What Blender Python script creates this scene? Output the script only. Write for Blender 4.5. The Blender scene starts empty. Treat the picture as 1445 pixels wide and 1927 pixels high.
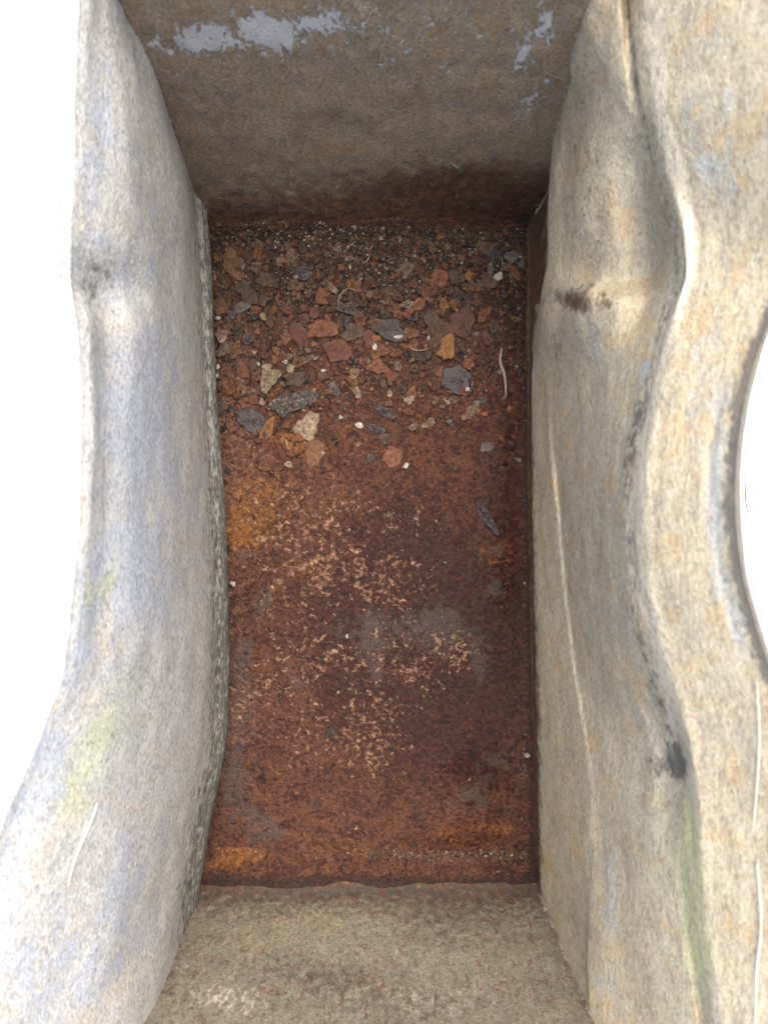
import bpy, math, random
import numpy as np
from mathutils import Vector, Matrix

S = bpy.context.scene
COL = S.collection
# ---------------------------------------------------------------- camera
F = 1450.0; CU, CV = 722.5, 963.5; H = 0.6      # focal length in photo pixels, centre, height above the trough floor
cam = bpy.data.cameras.new('camera'); camo = bpy.data.objects.new('camera', cam); COL.objects.link(camo)
camo.location = (0, 0, H); camo.rotation_euler = (0, 0, 0)
cam.sensor_fit = 'HORIZONTAL'; cam.sensor_width = 24.0; cam.lens = 24.0 * F / 1445.0
cam.clip_start = 0.01; cam.clip_end = 500
cam.dof.use_dof = True; cam.dof.focus_distance = 0.57; cam.dof.aperture_fstop = 7.5
S.camera = camo
# ---------------------------------------------------------------- light
SUN_EL, SUN_AZ = math.radians(73), math.radians(66)     # azimuth from +X towards +Y
w = bpy.data.worlds.new('World'); S.world = w; w.use_nodes = True
nt = w.node_tree; bg = nt.nodes['Background']
sky = nt.nodes.new('ShaderNodeTexSky'); sky.sky_type = 'NISHITA'; sky.sun_disc = False
sky.sun_elevation = SUN_EL; sky.sun_rotation = math.pi / 2 - SUN_AZ
sky.air_density = 1.0; sky.dust_density = 4.0; sky.ozone_density = 0.6
nt.links.new(sky.outputs[0], bg.inputs[0]); bg.inputs[1].default_value = 0.115
sl = bpy.data.lights.new('sun', 'SUN'); sl.energy = 1.5; sl.angle = math.radians(58); sl.color = (1, .95, .87)
so = bpy.data.objects.new('sun', sl); COL.objects.link(so)
dv = Vector((math.cos(SUN_EL) * math.cos(SUN_AZ), math.cos(SUN_EL) * math.sin(SUN_AZ), math.sin(SUN_EL)))
so.rotation_euler = dv.to_track_quat('Z', 'Y').to_euler(); so.location = dv * 3
S.view_settings.view_transform = 'Standard'; S.view_settings.look = 'None'
S.view_settings.exposure = 2.16; S.view_settings.gamma = 1
S.cycles.max_bounces = 8; S.cycles.diffuse_bounces = 5

# ---------------------------------------------------------------- helpers
def rgb(*c): return (c[0], c[1], c[2], 1)
class NT:
    def __init__(s, name):
        s.m = bpy.data.materials.new(name); s.m.use_nodes = True; s.t = s.m.node_tree
        s.b = s.t.nodes['Principled BSDF']
    def n(s, ty, **kw):
        nd = s.t.nodes.new('ShaderNode' + ty)
        for k, v in kw.items():
            if k == 'inp':
                for kk, vv in v.items(): s.put(nd.inputs[kk], vv)
            else: setattr(nd, k, v)
        return nd
    def put(s, sock, v):
        if isinstance(v, bpy.types.NodeSocket): s.t.links.new(v, sock)
        else: sock.default_value = v
    def noise(s, vec, scale, detail=5, rough=.55, dist=0.0):
        nd = s.n('TexNoise', inp={'Vector': vec, 'Scale': scale, 'Detail': detail, 'Roughness': rough, 'Distortion': dist}); return nd.outputs[0]
    def noisec(s, vec, scale, detail=3):
        return s.n('TexNoise', inp={'Vector': vec, 'Scale': scale, 'Detail': detail}).outputs[1]
    def vor(s, vec, scale, feature='F1', rnd=1.0, out='Distance'):
        nd = s.n('TexVoronoi', feature=feature); s.put(nd.inputs['Vector'], vec); s.put(nd.inputs['Scale'], scale); s.put(nd.inputs['Randomness'], rnd); return nd.outputs[out]
    def math(s, op, a, b=0.0, c=0.0):
        nd = s.n('Math', operation=op); s.put(nd.inputs[0], a); s.put(nd.inputs[1], b); s.put(nd.inputs[2], c); return nd.outputs[0]
    def rng(s, v, a, b, lo=0.0, hi=1.0, smooth=True):
        nd = s.n('MapRange', interpolation_type='SMOOTHSTEP' if smooth else 'LINEAR')
        for k, x in zip(('Value', 'From Min', 'From Max', 'To Min', 'To Max'), (v, a, b, lo, hi)): s.put(nd.inputs[k], x)
        return nd.outputs[0]
    def mix(s, f, a, b, mode='MIX'):
        nd = s.n('Mix', data_type='RGBA', blend_type=mode); s.put(nd.inputs[0], f); s.put(nd.inputs[6], a); s.put(nd.inputs[7], b); return nd.outputs[2]
    def scalev(s, vec, x, y, z=1.0):
        nd = s.n('Mapping'); s.put(nd.inputs['Vector'], vec); nd.inputs['Scale'].default_value = (x, y, z); return nd.outputs[0]
    def attr(s, name):
        nd = s.n('Attribute', attribute_name=name); sp = s.n('SeparateColor'); s.t.links.new(nd.outputs['Color'], sp.inputs[0]); return sp.outputs
    def bump(s, h, dist, strength=1.0, nrm=None):
        nd = s.n('Bump', inp={'Height': h, 'Distance': dist, 'Strength': strength})
        if nrm is not None: s.put(nd.inputs['Normal'], nrm)
        return nd.outputs[0]
    def masked(s, m, nz, w_=.9, a=.42, b=.58):      # soft painted region whose border is broken up by noise
        return s.rng(s.math('ADD', m, s.math('MULTIPLY', s.math('SUBTRACT', nz, .5), w_)), a, b)

def hsh(ix, iy, seed):
    n = (ix.astype(np.int64) * 374761393 + iy.astype(np.int64) * 668265263 + seed * 1274126177) & 0xffffffff
    n = ((n ^ (n >> 13)) * 1274126177) & 0xffffffff
    return ((n ^ (n >> 16)) & 0xffff) / 65535.0
def vn(x, y, seed=0):
    ix, iy = np.floor(x), np.floor(y); fx, fy = x - ix, y - iy
    fx = fx * fx * (3 - 2 * fx); fy = fy * fy * (3 - 2 * fy)
    a, b, c, d = hsh(ix, iy, seed), hsh(ix + 1, iy, seed), hsh(ix, iy + 1, seed), hsh(ix + 1, iy + 1, seed)
    return (a * (1 - fx) + b * fx) * (1 - fy) + (c * (1 - fx) + d * fx) * fy - .5
def fbm(x, y, seed=0, o=4):
    r = 0; a = 1
    for k in range(o): r = r + a * vn(x * 2 ** k, y * 2 ** k, seed + k); a *= .5
    return r
def proj(P):
    d = H - P[..., 2]; return CU + P[..., 0] / d * F, CV - P[..., 1] / d * F
def unproj(u, v, d): return ((u - CU) / F * d, -(v - CV) / F * d, H - d)
def blob(U, V, cx, cy, rx, ry, rot=0, p=2):
    c, s_ = math.cos(math.radians(rot)), math.sin(math.radians(rot))
    x = ((U - cx) * c + (V - cy) * s_) / rx; y = (-(U - cx) * s_ + (V - cy) * c) / ry
    return np.exp(-(x * x + y * y) ** (p / 2))
def near_curve(U, V, pts, wd):      # 1 on the curve, fading over wd pixels
    v = np.array([p[0] for p in pts], float); u = np.array([p[1] for p in pts], float)
    return np.exp(-((U - np.interp(V, v, u)) / wd) ** 2)

def set_props(o, label=None, category=None, group=None, kind=None):
    for k, v in (('label', label), ('category', category), ('group', group), ('kind', kind)):
        if v: o[k] = v
    return o
def mesh_obj(name, verts, faces, mat, parent=None, smooth=True, uv=None, masks=None):
    me = bpy.data.meshes.new(name)
    verts = np.asarray(verts, dtype=np.float64).reshape(-1, 3)
    if isinstance(faces, np.ndarray):
        me.vertices.add(len(verts)); me.vertices.foreach_set('co', verts.ravel())
        nf, k = faces.shape
        me.loops.add(nf * k); me.loops.foreach_set('vertex_index', faces.ravel().astype(np.int32))
        me.polygons.add(nf); me.polygons.foreach_set('loop_start', np.arange(0, nf * k, k, dtype=np.int32))
        me.update(calc_edges=True)
    else:
        me.from_pydata(verts.tolist(), [], faces); me.update()
    me.polygons.foreach_set('use_smooth', [smooth] * len(me.polygons))
    if uv is not None:
        l = me.uv_layers.new(name='UVMap'); li = np.zeros(len(me.loops), np.int32); me.loops.foreach_get('vertex_index', li)
        l.data.foreach_set('uv', uv.reshape(-1, 2)[li].ravel())
    for k, a in (masks or {}).items():
        at = me.color_attributes.new(k, 'FLOAT_COLOR', 'POINT')
        c = np.ones((len(verts), 4)); c[:, :a.shape[-1]] = a.reshape(len(verts), -1); at.data.foreach_set('color', c.ravel())
    if mat: me.materials.append(mat)
    o = bpy.data.objects.new(name, me); COL.objects.link(o)
    if parent: o.parent = parent
    return o
def grid_faces(ny, nx):
    i = np.arange(ny * nx).reshape(ny, nx)
    return np.stack([i[:-1, :-1], i[:-1, 1:], i[1:, 1:], i[1:, :-1]], -1).reshape(-1, 4)
def smooth1(a, k):
    if k < 1: return a
    x = np.arange(-3 * k, 3 * k + 1); g = np.exp(-.5 * (x / k) ** 2); g /= g.sum()
    return np.convolve(np.pad(a, 3 * int(k), mode='edge'), g, mode='valid')
def catmull(C, sub):     # C: (K, N, 3) control columns -> (M, N, 3)
    K = len(C); out = []
    for i in range(K - 1):
        p0, p1, p2, p3 = C[max(i - 1, 0)], C[i], C[i + 1], C[min(i + 2, K - 1)]
        n = sub[i] if isinstance(sub, (list, tuple)) else sub
        for t in np.arange(n) / n:
            m1 = (p2 - p0) / 2; m2 = (p3 - p1) / 2
            # limit the tangents so that uneven spacing does not overshoot
            L = np.linalg.norm(p2 - p1, axis=-1, keepdims=True)
            for m in (m1, m2):
                ml = np.linalg.norm(m, axis=-1, keepdims=True); m *= np.minimum(1, 1.1 * L / np.maximum(ml, 1e-9))
            out.append((2*t**3-3*t**2+1)*p1 + (t**3-2*t**2+t)*m1 + (-2*t**3+3*t**2)*p2 + (t**3-t**2)*m2)
    out.append(C[-1]); return np.array(out)

# ---------------------------------------------------------------- materials
def wall_material(name, warm, cool, dirt, streak_len=.28, seed=0.0, coolbias=0.0, rs=180, grime_shade=(.075, .069, .062), tint=(.34, .37, .15), ramt=.92, axis='y', zs=.6, tan=.6, mott=1.0, rw=2.0, spt=.69, sps=240):
    M = NT(name); uv = M.n('TexCoord').outputs['Object']
    mp = M.n('Mapping'); M.put(mp.inputs['Vector'], uv); mp.inputs['Location'].default_value = (seed, seed * .7, 0); mp.inputs['Scale'].default_value = (1, 1, zs); base = mp.outputs[0]
    def sv(vec, k, *_): return M.scalev(vec, *((k, 1, 1) if axis == 'x' else (1, k, 1)))
    st = sv(base, streak_len, 1, 1)
    a = M.attr('masks'); b = M.attr('masks2')        # masks: cool, rust, moss   masks2: dark stains with painted shade, cream, bare
    n_big = M.noise(sv(base, .9, 1, 1), 55, 8, .7, .5)
    n_mid = M.noise(st, 110, 6, .65)
    n_fine = M.noise(st, 620, 5, .7)
    n_grain = M.noise(sv(base, .4, 1), 1300, 3, .7)
    col = M.mix(M.rng(n_mid, .3, .7), warm, tuple(x * .78 for x in warm[:3]) + (1,))
    vh = M.n('VectorMath', operation='MULTIPLY_ADD'); M.put(vh.inputs[0], M.noisec(base, 200, 3)); vh.inputs[1].default_value = (.006,) * 3; M.put(vh.inputs[2], base); wb_ = vh.outputs[0]
    n_p = M.noise(sv(wb_, streak_len * 1.3, 1), 130, 8, .78)
    col = M.mix(M.rng(n_p, .49, .57, 0, .5 * mott), col, tuple(min(.6, x * 1.35) for x in warm[:3]) + (1,))
    n_q = M.noise(sv(wb_, streak_len * 1.1, 1), 90, 8, .78)
    col = M.mix(M.rng(n_q, .47, .40, 0, .55 * mott), col, tuple(x * .55 for x in warm[:3]) + (1,))
    n_tan = M.noise(sv(base, .8, 1), 60, 5, .6, .4)
    col = M.mix(M.rng(n_tan, .53, .62, 0, tan), col, rgb(warm[0] * 1.05, warm[1] * .80, warm[2] * .52))
    coolf = M.masked(M.math('ADD', a[0], coolbias), M.math('ADD', M.math('MULTIPLY', n_big, .5), M.math('MULTIPLY', n_mid, .5)), 3.2, .4, .7)
    col = M.mix(M.math('MULTIPLY', coolf, .8), col, cool)
    cream = M.masked(b[1], M.noise(st, 260, 6, .7), 1.3, .42, .72)
    col = M.mix(M.math('MULTIPLY', cream, .85), col, rgb(.60, .51, .37))
    col = M.mix(M.math('MULTIPLY', M.masked(a[2], M.noise(base, 90, 6, .65), 1.1, .35, .9), .6), col, rgb(*tint))
    # dirt, fine dark pits and pale chalky specks
    col = M.mix(M.rng(n_fine, .47, .66, 0, .62), col, dirt)
    col = M.mix(M.rng(n_grain, .55, .66, 0, .4), col, tuple(min(.7, x * 1.75) for x in warm[:3]) + (1,))
    col = M.mix(M.rng(n_grain, .45, .33, 0, .5), col, tuple(x * .5 for x in dirt[:3]) + (1,))
    rn = M.noise(sv(base, .6, 1), rs, 8, .76)
    rust = M.masked(a[1], rn, rw, .25, .85)
    rustc = M.mix(M.rng(M.noise(base, 160, 7, .7), .4, .62), rgb(.045, .016, .007), rgb(.120, .046, .017))
    col = M.mix(M.math('MULTIPLY', rust, ramt), col, rustc)
    if tint[1] < .2: col = M.mix(M.math('MULTIPLY', M.masked(a[2], M.noise(base, 90, 6, .65), 1.1, .35, .9), .8), col, rgb(*tint))
    sp = M.rng(M.noise(sv(base, .5 if spt > .65 else 1.0, 1), sps, 5, .7), spt, spt + .05)
    col = M.mix(M.math('MULTIPLY', sp, .55 if spt > .65 else .75), col, rgb(.16, .075, .04))
    soot_shade = M.masked(b[0], M.noise(sv(base, .45, 1), 330, 6, .75), 2.6, .32, .85)
    col = M.mix(M.math('MULTIPLY', soot_shade, .85), col, rgb(*grime_shade))
    bare = M.masked(b[2], M.noise(base, 230, 8, .76, .4), 3.0, .5, .6)
    col = M.mix(M.math('MULTIPLY', bare, .9), col, rgb(.42, .405, .375))
    M.put(M.b.inputs['Base Color'], col)
    M.put(M.b.inputs['Roughness'], M.rng(n_fine, .3, .7, .62, .85))
    M.b.inputs['Specular IOR Level'].default_value = .35
    h = M.math('ADD', M.math('MULTIPLY', n_fine, .5), M.math('MULTIPLY', n_grain, .35))
    h = M.math('ADD', h, M.math('MULTIPLY', n_mid, .45)); h = M.math('ADD', h, M.math('MULTIPLY', bare, -.25))
    h = M.math('ADD', h, M.math('MULTIPLY', rust, M.math('MULTIPLY', rn, 1.2)))
    M.put(M.b.inputs['Normal'], M.bump(h, .0019, 1.0))
    return M.m
m_left = wall_material('left_sheet', rgb(.38, .365, .325), rgb(.305, .32, .345), rgb(.17, .16, .145), .42, 3.1, .18, grime_shade=(.035, .037, .025), tan=.25, mott=.55)  # dark grime colour doubles as the shade painted on the foot
m_right = wall_material('right_sheet', rgb(.46, .385, .26), rgb(.37, .37, .345), rgb(.24, .18, .12), .30, 7.7, -.04, tint=(.56, .53, .25), tan=.42, mott=.6)
m_top = wall_material('end_sheet', rgb(.265, .195, .122), rgb(.27, .225, .16), rgb(.11, .075, .045), .9, 1.3, -.12, 150, tint=(.22, .09, .03), axis='x', zs=.6, tan=.4, rw=1.0, mott=.7)
m_bot = wall_material('near_end_sheet', rgb(.24, .21, .145), rgb(.20, .205, .165), rgb(.13, .09, .06), 1.1, 5.3, -.1, 330, tint=(.19, .07, .018), ramt=.85, axis='x', zs=.5, tan=.2, mott=.5, rw=1.5, spt=.555, sps=330)

def floor_material():
    M = NT('rusted_floor'); tc = M.n('TexCoord').outputs['Object']
    wv = M.n('VectorMath', operation='MULTIPLY_ADD'); M.put(wv.inputs[0], M.noisec(tc, 130, 3)); wv.inputs[1].default_value = (.004,) * 3; M.put(wv.inputs[2], tc); dc = wv.outputs[0]
    a = M.attr('masks'); b = M.attr('masks2'); e = M.attr('masks3')      # orange, cream, grey | crack, wet, salmon | soil
    n1 = M.noise(tc, 55, 8, .68, .3); n2 = M.noise(tc, 260, 7, .7); n3 = M.noise(tc, 900, 4, .7); n4 = M.noise(tc, 150, 7, .7, .5)
    n0 = M.noise(tc, 18, 5, .6, .4)
    col = M.mix(M.rng(n1, .41, .58), rgb(.042, .013, .008), rgb(.115, .043, .020))
    col = M.mix(M.rng(n2, .42, .64, 0, .8), col, rgb(.175, .070, .034))
    col = M.mix(M.rng(n4, .47, .36, 0, .8), col, rgb(.030, .010, .006))
    col = M.mix(M.rng(n0, .5, .68, 0, .5), col, rgb(.17, .075, .040))
    vg = M.n('SeparateColor'); M.put(vg.inputs[0], M.vor(dc, 420, out='Color'))
    n5 = M.noise(dc, 480, 6, .8)
    col = M.mix(M.rng(vg.outputs[0], .55, .95, 0, .55), col, rgb(.15, .062, .030))
    col = M.mix(M.rng(vg.outputs[1], .7, .95, 0, .7), col, rgb(.028, .009, .006))
    mar = M.masked(e[1], n4, 1.8, .3, .8)
    col = M.mix(M.math('MULTIPLY', mar, .85), col, M.mix(M.rng(n2, .42, .62), rgb(.022, .007, .006), rgb(.072, .024, .016)))
    sal = M.masked(b[2], n4, 2.0, .35, .85)
    col = M.mix(M.math('MULTIPLY', sal, .75), col, M.mix(M.rng(n2, .38, .62), rgb(.15, .062, .034), rgb(.31, .155, .09)))
    org = M.masked(a[0], n4, 1.8, .32, .9)
    col = M.mix(M.math('MULTIPLY', org, .85), col, M.mix(M.rng(n2, .38, .6), rgb(.16, .050, .012), rgb(.37, .15, .036)))
    gr = M.masked(a[2], M.noise(tc, 130, 8, .7, .5), 2.2, .36, .7)
    col = M.mix(M.math('MULTIPLY', gr, M.rng(n2, .38, .6, .75, .3)), col, M.mix(n2, rgb(.075, .057, .048), rgb(.155, .125, .105)))
    # pale speckle: blotches with small rust rings left in them
    cn = M.math('ADD', M.math('MULTIPLY', M.noise(tc, 215, 9, .72, .0), .72), M.math('MULTIPLY', M.noise(tc, 60, 4, .6, .8), .28))
    cr = M.rng(M.math('ADD', cn, M.math('MULTIPLY', M.math('SUBTRACT', M.math('MINIMUM', a[1], .62), .5), .26)), .532, .556)
    hole = M.rng(M.vor(dc, 330), .20, .30)
    cr = M.math('MULTIPLY', cr, hole)
    col = M.mix(M.math('MULTIPLY', cr, .85), col, M.mix(M.rng(cn, .53, .62), rgb(.20, .095, .050), rgb(.48, .30, .175)))
    col = M.mix(M.rng(n5, .44, .36, 0, .9), col, rgb(.018, .007, .004))
    col = M.mix(M.rng(n5, .58, .68, 0, .55), col, rgb(.25, .13, .075))
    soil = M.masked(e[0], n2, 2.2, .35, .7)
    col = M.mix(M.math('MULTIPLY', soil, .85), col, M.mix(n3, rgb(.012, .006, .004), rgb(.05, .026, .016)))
    col = M.mix(M.rng(M.noise(dc, 95, 4, .6), .655, .69, 0, .85), col, rgb(.020, .010, .008))
    # blisters
    vb = M.vor(dc, 230); ring = M.math('MULTIPLY', M.rng(vb, .18, .26), M.rng(vb, .38, .28))
    vk = M.vor(dc, 230, out='Color'); sp = M.n('SeparateColor'); M.put(sp.inputs[0], vk)
    ring = M.math('MULTIPLY', ring, M.rng(sp.outputs[0], .6, .64))
    col = M.mix(M.math('MULTIPLY', ring, .6), col, rgb(.04, .018, .014))
    # scale cracks
    ce = M.vor(M.n('VectorMath', operation='MULTIPLY_ADD', inp={0: M.noisec(tc, 60, 4), 1: (.022,) * 3, 2: tc}).outputs[0], 42, 'DISTANCE_TO_EDGE')
    crack = M.math('MULTIPLY', M.rng(ce, .035, .008), M.rng(M.math('ADD', b[0], M.math('MULTIPLY', M.math('SUBTRACT', n1, .5), 2.2)), .45, .7))
    col = M.mix(M.math('MULTIPLY', crack, .9), col, rgb(.025, .012, .010))
    col = M.mix(M.rng(n3, .66, .74, 0, .6), col, rgb(.32, .22, .15))
    col = M.mix(M.rng(n3, .45, .33, 0, .85), col, rgb(.02, .010, .009))
    M.put(M.b.inputs['Base Color'], col)
    wet = M.masked(b[1], n4, 1.0, .4, .8)
    r0 = M.rng(n3, .3, .7, .45, .8)
    mr = M.n('Mix', data_type='FLOAT'); M.put(mr.inputs[0], wet); M.put(mr.inputs[2], r0); mr.inputs[3].default_value = .3
    M.put(M.b.inputs['Roughness'], mr.outputs[0])
    M.b.inputs['Specular IOR Level'].default_value = .4
    h = M.math('ADD', M.math('MULTIPLY', n2, 1.3), M.math('MULTIPLY', n3, .8))
    h = M.math('ADD', h, M.math('MULTIPLY', n4, 1.2)); h = M.math('ADD', h, M.math('MULTIPLY', crack, -1.2))
    h = M.math('ADD', h, M.math('MULTIPLY', M.math('SUBTRACT', .5, M.vor(dc, 420)), .8)); h = M.math('ADD', h, M.math('MULTIPLY', n5, .8))
    h = M.math('ADD', h, M.math('MULTIPLY', M.rng(vb, .3, .1), .25)); h = M.math('ADD', h, M.math('MULTIPLY', cr, -.5))
    M.put(M.b.inputs['Normal'], M.bump(h, .0036, 1))
    return M.m
m_floor = floor_material()

def chip_material(name, c1, c2, c3=None, rough=.75, sp=.0, var=.25):
    M = NT(name); tc = M.n('TexCoord').outputs['Object']
    oi = M.n('ObjectInfo').outputs['Random']
    off = M.n('VectorMath', operation='ADD'); M.put(off.inputs[0], tc); cb = M.n('CombineXYZ'); M.put(cb.inputs[0], M.math('MULTIPLY', oi, 37)); M.put(cb.inputs[1], M.math('MULTIPLY', oi, 11)); M.put(off.inputs[1], cb.outputs[0]); p = off.outputs[0]
    n1 = M.noise(p, 220, 6, .68); n2 = M.noise(p, 900, 4, .7)
    col = M.mix(M.rng(n1, .36, .64), c1, c2)
    if c3: col = M.mix(M.rng(M.noise(p, 420, 5, .7), .54, .6, 0, .9), col, c3)
    col = M.mix(M.rng(n2, .45, .28, 0, .6), col, tuple(x * .35 for x in c1[:3]) + (1,))
    col = M.mix(M.rng(M.noise(p, 130, 6, .72), .5, .62, 0, .35), col, M.mix(n2, rgb(.035, .014, .007), rgb(.085, .038, .019)))      # clinging rust dust
    hs = M.n('HueSaturation'); M.put(hs.inputs['Color'], col); M.put(hs.inputs['Value'], M.rng(oi, 0, 1, 1 - var, 1 + var, False)); M.put(hs.inputs['Hue'], M.rng(M.math('FRACT', M.math('MULTIPLY', oi, 7.3)), 0, 1, .488, .51, False))
    M.put(M.b.inputs['Base Color'], hs.outputs[0]); M.b.inputs['Roughness'].default_value = rough; M.b.inputs['Specular IOR Level'].default_value = .4
    h = M.math('ADD', M.math('MULTIPLY', n1, 1.0), M.math('MULTIPLY', n2, .6))
    M.put(M.b.inputs['Normal'], M.bump(h, .0009, .9)); return M.m
CH = {
 'rust': chip_material('rust_flake', rgb(0.044, 0.016, 0.006), rgb(0.092, 0.035, 0.012), rgb(0.112, 0.050, 0.019)),
 'brown': chip_material('brown_flake', rgb(0.034, 0.018, 0.010), rgb(0.064, 0.035, 0.017)),
 'orange': chip_material('orange_flake', rgb(0.089, 0.032, 0.008), rgb(0.149, 0.061, 0.017)),
 'slate': chip_material('slate_chip', rgb(0.014, 0.008, 0.009), rgb(0.032, 0.022, 0.022), rgb(0.053, 0.038, 0.032), .5),
 'black': chip_material('black_chip', rgb(0.005, 0.004, 0.003), rgb(0.014, 0.009, 0.008), rgb(0.050, 0.033, 0.025), .5),
 'speck': chip_material('speckled_black_chip', rgb(.010, .008, .007), rgb(.03, .022, .017), rgb(.17, .11, .06), .6),
 'tan': chip_material('tan_chip', rgb(0.068, 0.038, 0.020), rgb(0.112, 0.071, 0.040), rgb(0.031, 0.019, 0.012)),
 'pale': chip_material('pale_stone', rgb(0.099, 0.069, 0.039), rgb(0.180, 0.136, 0.083), rgb(0.043, 0.026, 0.016), .7, var=.2),
 'white': chip_material('white_stone', rgb(.20, .175, .135), rgb(.33, .295, .24), None, .6, var=.1),
 'olive': chip_material('olive_chip', rgb(0.020, 0.012, 0.006), rgb(0.044, 0.026, 0.014)),
 'grey': chip_material('grey_chip', rgb(0.043, 0.038, 0.030), rgb(0.077, 0.068, 0.055), None, .6),
 'mauve': chip_material('mauve_flake', rgb(0.029, 0.011, 0.005), rgb(0.057, 0.022, 0.010)),
}
def straw_material(name, c):
    M = NT(name); tc = M.n('TexCoord').outputs['Object']
    M.put(M.b.inputs['Base Color'], M.mix(M.noise(tc, 300, 4), c, tuple(x * .6 for x in c[:3]) + (1,))); M.b.inputs['Roughness'].default_value = .6; return M.m
m_straw = straw_material('dry_straw', rgb(.22, .17, .11)); m_wood = straw_material('pale_splinter', rgb(.19, .13, .10)); m_web = straw_material('bleached_stalk', rgb(.62, .58, .48)); m_thread = straw_material('brown_stalk', rgb(.12, .05, .03))

# ---------------------------------------------------------------- ground
M = NT('pale_ground'); tc = M.n('TexCoord').outputs['Object']
c = M.mix(M.rng(M.noise(tc, 6, 8, .7), .35, .65), rgb(.74, .74, .73), rgb(.82, .82, .80)); c = M.mix(M.rng(M.noise(tc, 160, 4, .7), .62, .72, 0, .4), c, rgb(.55, .53, .5))
M.put(M.b.inputs['Base Color'], c); M.b.inputs['Roughness'].default_value = .9; M.put(M.b.inputs['Normal'], M.bump(M.noise(tc, 120, 6, .7), .002, .6))
g = mesh_obj('ground', [(-60, -60, -.012), (60, -60, -.012), (60, 60, -.012), (-60, 60, -.012)], [(0, 1, 2, 3)], M.m)
set_props(g, 'pale concrete ground outside the trough, glaring white in daylight', None, None, 'structure')

def tube(name, pts, rad, mat, parent=None, n=8, jitter=0.0, seed=1):
    r_ = random.Random(seed); V_ = []; P = [Vector(p) for p in pts]
    for i, p in enumerate(P):
        t = (P[min(i + 1, len(P) - 1)] - P[max(i - 1, 0)]).normalized()
        a_ = t.orthogonal().normalized(); b_ = t.cross(a_)
        rr = rad[i] if isinstance(rad, (list, tuple)) else rad
        for k in range(n):
            q = rr * (1 + jitter * (r_.random() - .5) * 2); an = 2 * math.pi * k / n
            V_.append(p + a_ * math.cos(an) * q + b_ * math.sin(an) * q)
    f = [(i * n + k, i * n + (k + 1) % n, (i + 1) * n + (k + 1) % n, (i + 1) * n + k) for i in range(len(P) - 1) for k in range(n)]
    f += [tuple(range(n))[::-1], tuple(range((len(P) - 1) * n, len(P) * n))]
    return mesh_obj(name, [tuple(v) for v in V_], f, mat, parent)
# ---------------------------------------------------------------- the trough
trough = bpy.data.objects.new('steel_trough', None); COL.objects.link(trough)
set_props(trough, 'dented weathered metal trough with a flaking rusty bottom, open on top', 'trough')
YS = np.linspace(-.325, .285, 620)
DY = YS[1] - YS[0]
def column(pts, k=.006):
    """pts: (v, u, d) photo-row, photo-column, distance below the lens -> a smooth line in space sampled at YS"""
    P = np.array([unproj(u, v, d) for v, u, d in pts]); P = P[np.argsort(P[:, 1])]
    X = smooth1(np.interp(YS, P[:, 1], P[:, 0]), max(1, int(k / DY))); Z = smooth1(np.interp(YS, P[:, 1], P[:, 2]), max(1, int(k / DY)))
    return np.stack([X, YS, Z], -1)
def sheet(name, cols, sub, mat, maskfn, noise_amp=.0012, seed=0, flip=False):
    G = catmull(np.array(cols), sub)                    # (M, N, 3)
    dG1 = np.gradient(G, axis=0); dG2 = np.gradient(G, axis=1)
    N = np.cross(dG1, dG2); N /= np.maximum(np.linalg.norm(N, axis=-1, keepdims=True), 1e-12)
    L = np.cumsum(np.linalg.norm(np.diff(G, axis=0, prepend=G[:1]), axis=-1), axis=0)
    disp = noise_amp * (fbm(G[..., 1] * 22, L * 45, seed, 3) + .35 * fbm(G[..., 1] * 70, L * 160, seed + 9, 3))
    G = G + N * disp[..., None]
    U, V = proj(G)
    a, b = maskfn(U, V, G)
    uv = np.stack([G[..., 1], L], -1)
    f = grid_faces(G.shape[0], G.shape[1])
    if flip: f = f[:, ::-1]
    o = mesh_obj(name, G.reshape(-1, 3), f, mat, trough, True, uv, {'masks': a, 'masks2': b})
    return o, G

# right wall -------------------------------------------------------
CREASE = [(-150, 1180), (0, 1185), (100, 1190), (200, 1205), (350, 1245), (450, 1276), (520, 1284), (600, 1252), (750, 1212), (850, 1190), (950, 1182), (1150, 1195), (1300, 1238), (1400, 1272), (1450, 1282), (1550, 1282), (1750, 1302), (1927, 1332), (2100, 1350)]
RIDGE = [(-150, 1232), (0, 1236), (200, 1252), (350, 1290), (430, 1312), (520, 1305), (600, 1280), (750, 1240), (900, 1214), (1000, 1212), (1100, 1220), (1250, 1260), (1400, 1296), (1500, 1312), (1700, 1325), (1927, 1358), (2100, 1380)]
EDGE = [(-100, 1640), (200, 1600), (400, 1545), (560, 1466), (650, 1430), (750, 1402), (850, 1387), (950, 1384), (1080, 1396), (1180, 1424), (1260, 1450), (1400, 1500), (1700, 1530), (1927, 1540), (2100, 1550)]
FOLD = [(-100, 1500), (200, 1480), (400, 1460), (560, 1425), (700, 1370), (800, 1342), (880, 1332), (1000, 1342), (1130, 1372), (1260, 1402), (1400, 1440), (1700, 1470), (1927, 1490)]
def cv(curve, du, d): return [(v, u + du, d(v) if callable(d) else d) for v, u in curve]
def dcre(v): return .362 - .010 * math.exp(-((v - 500) / 110) ** 2) + .012 * math.exp(-((v - 1430) / 90) ** 2)
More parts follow.
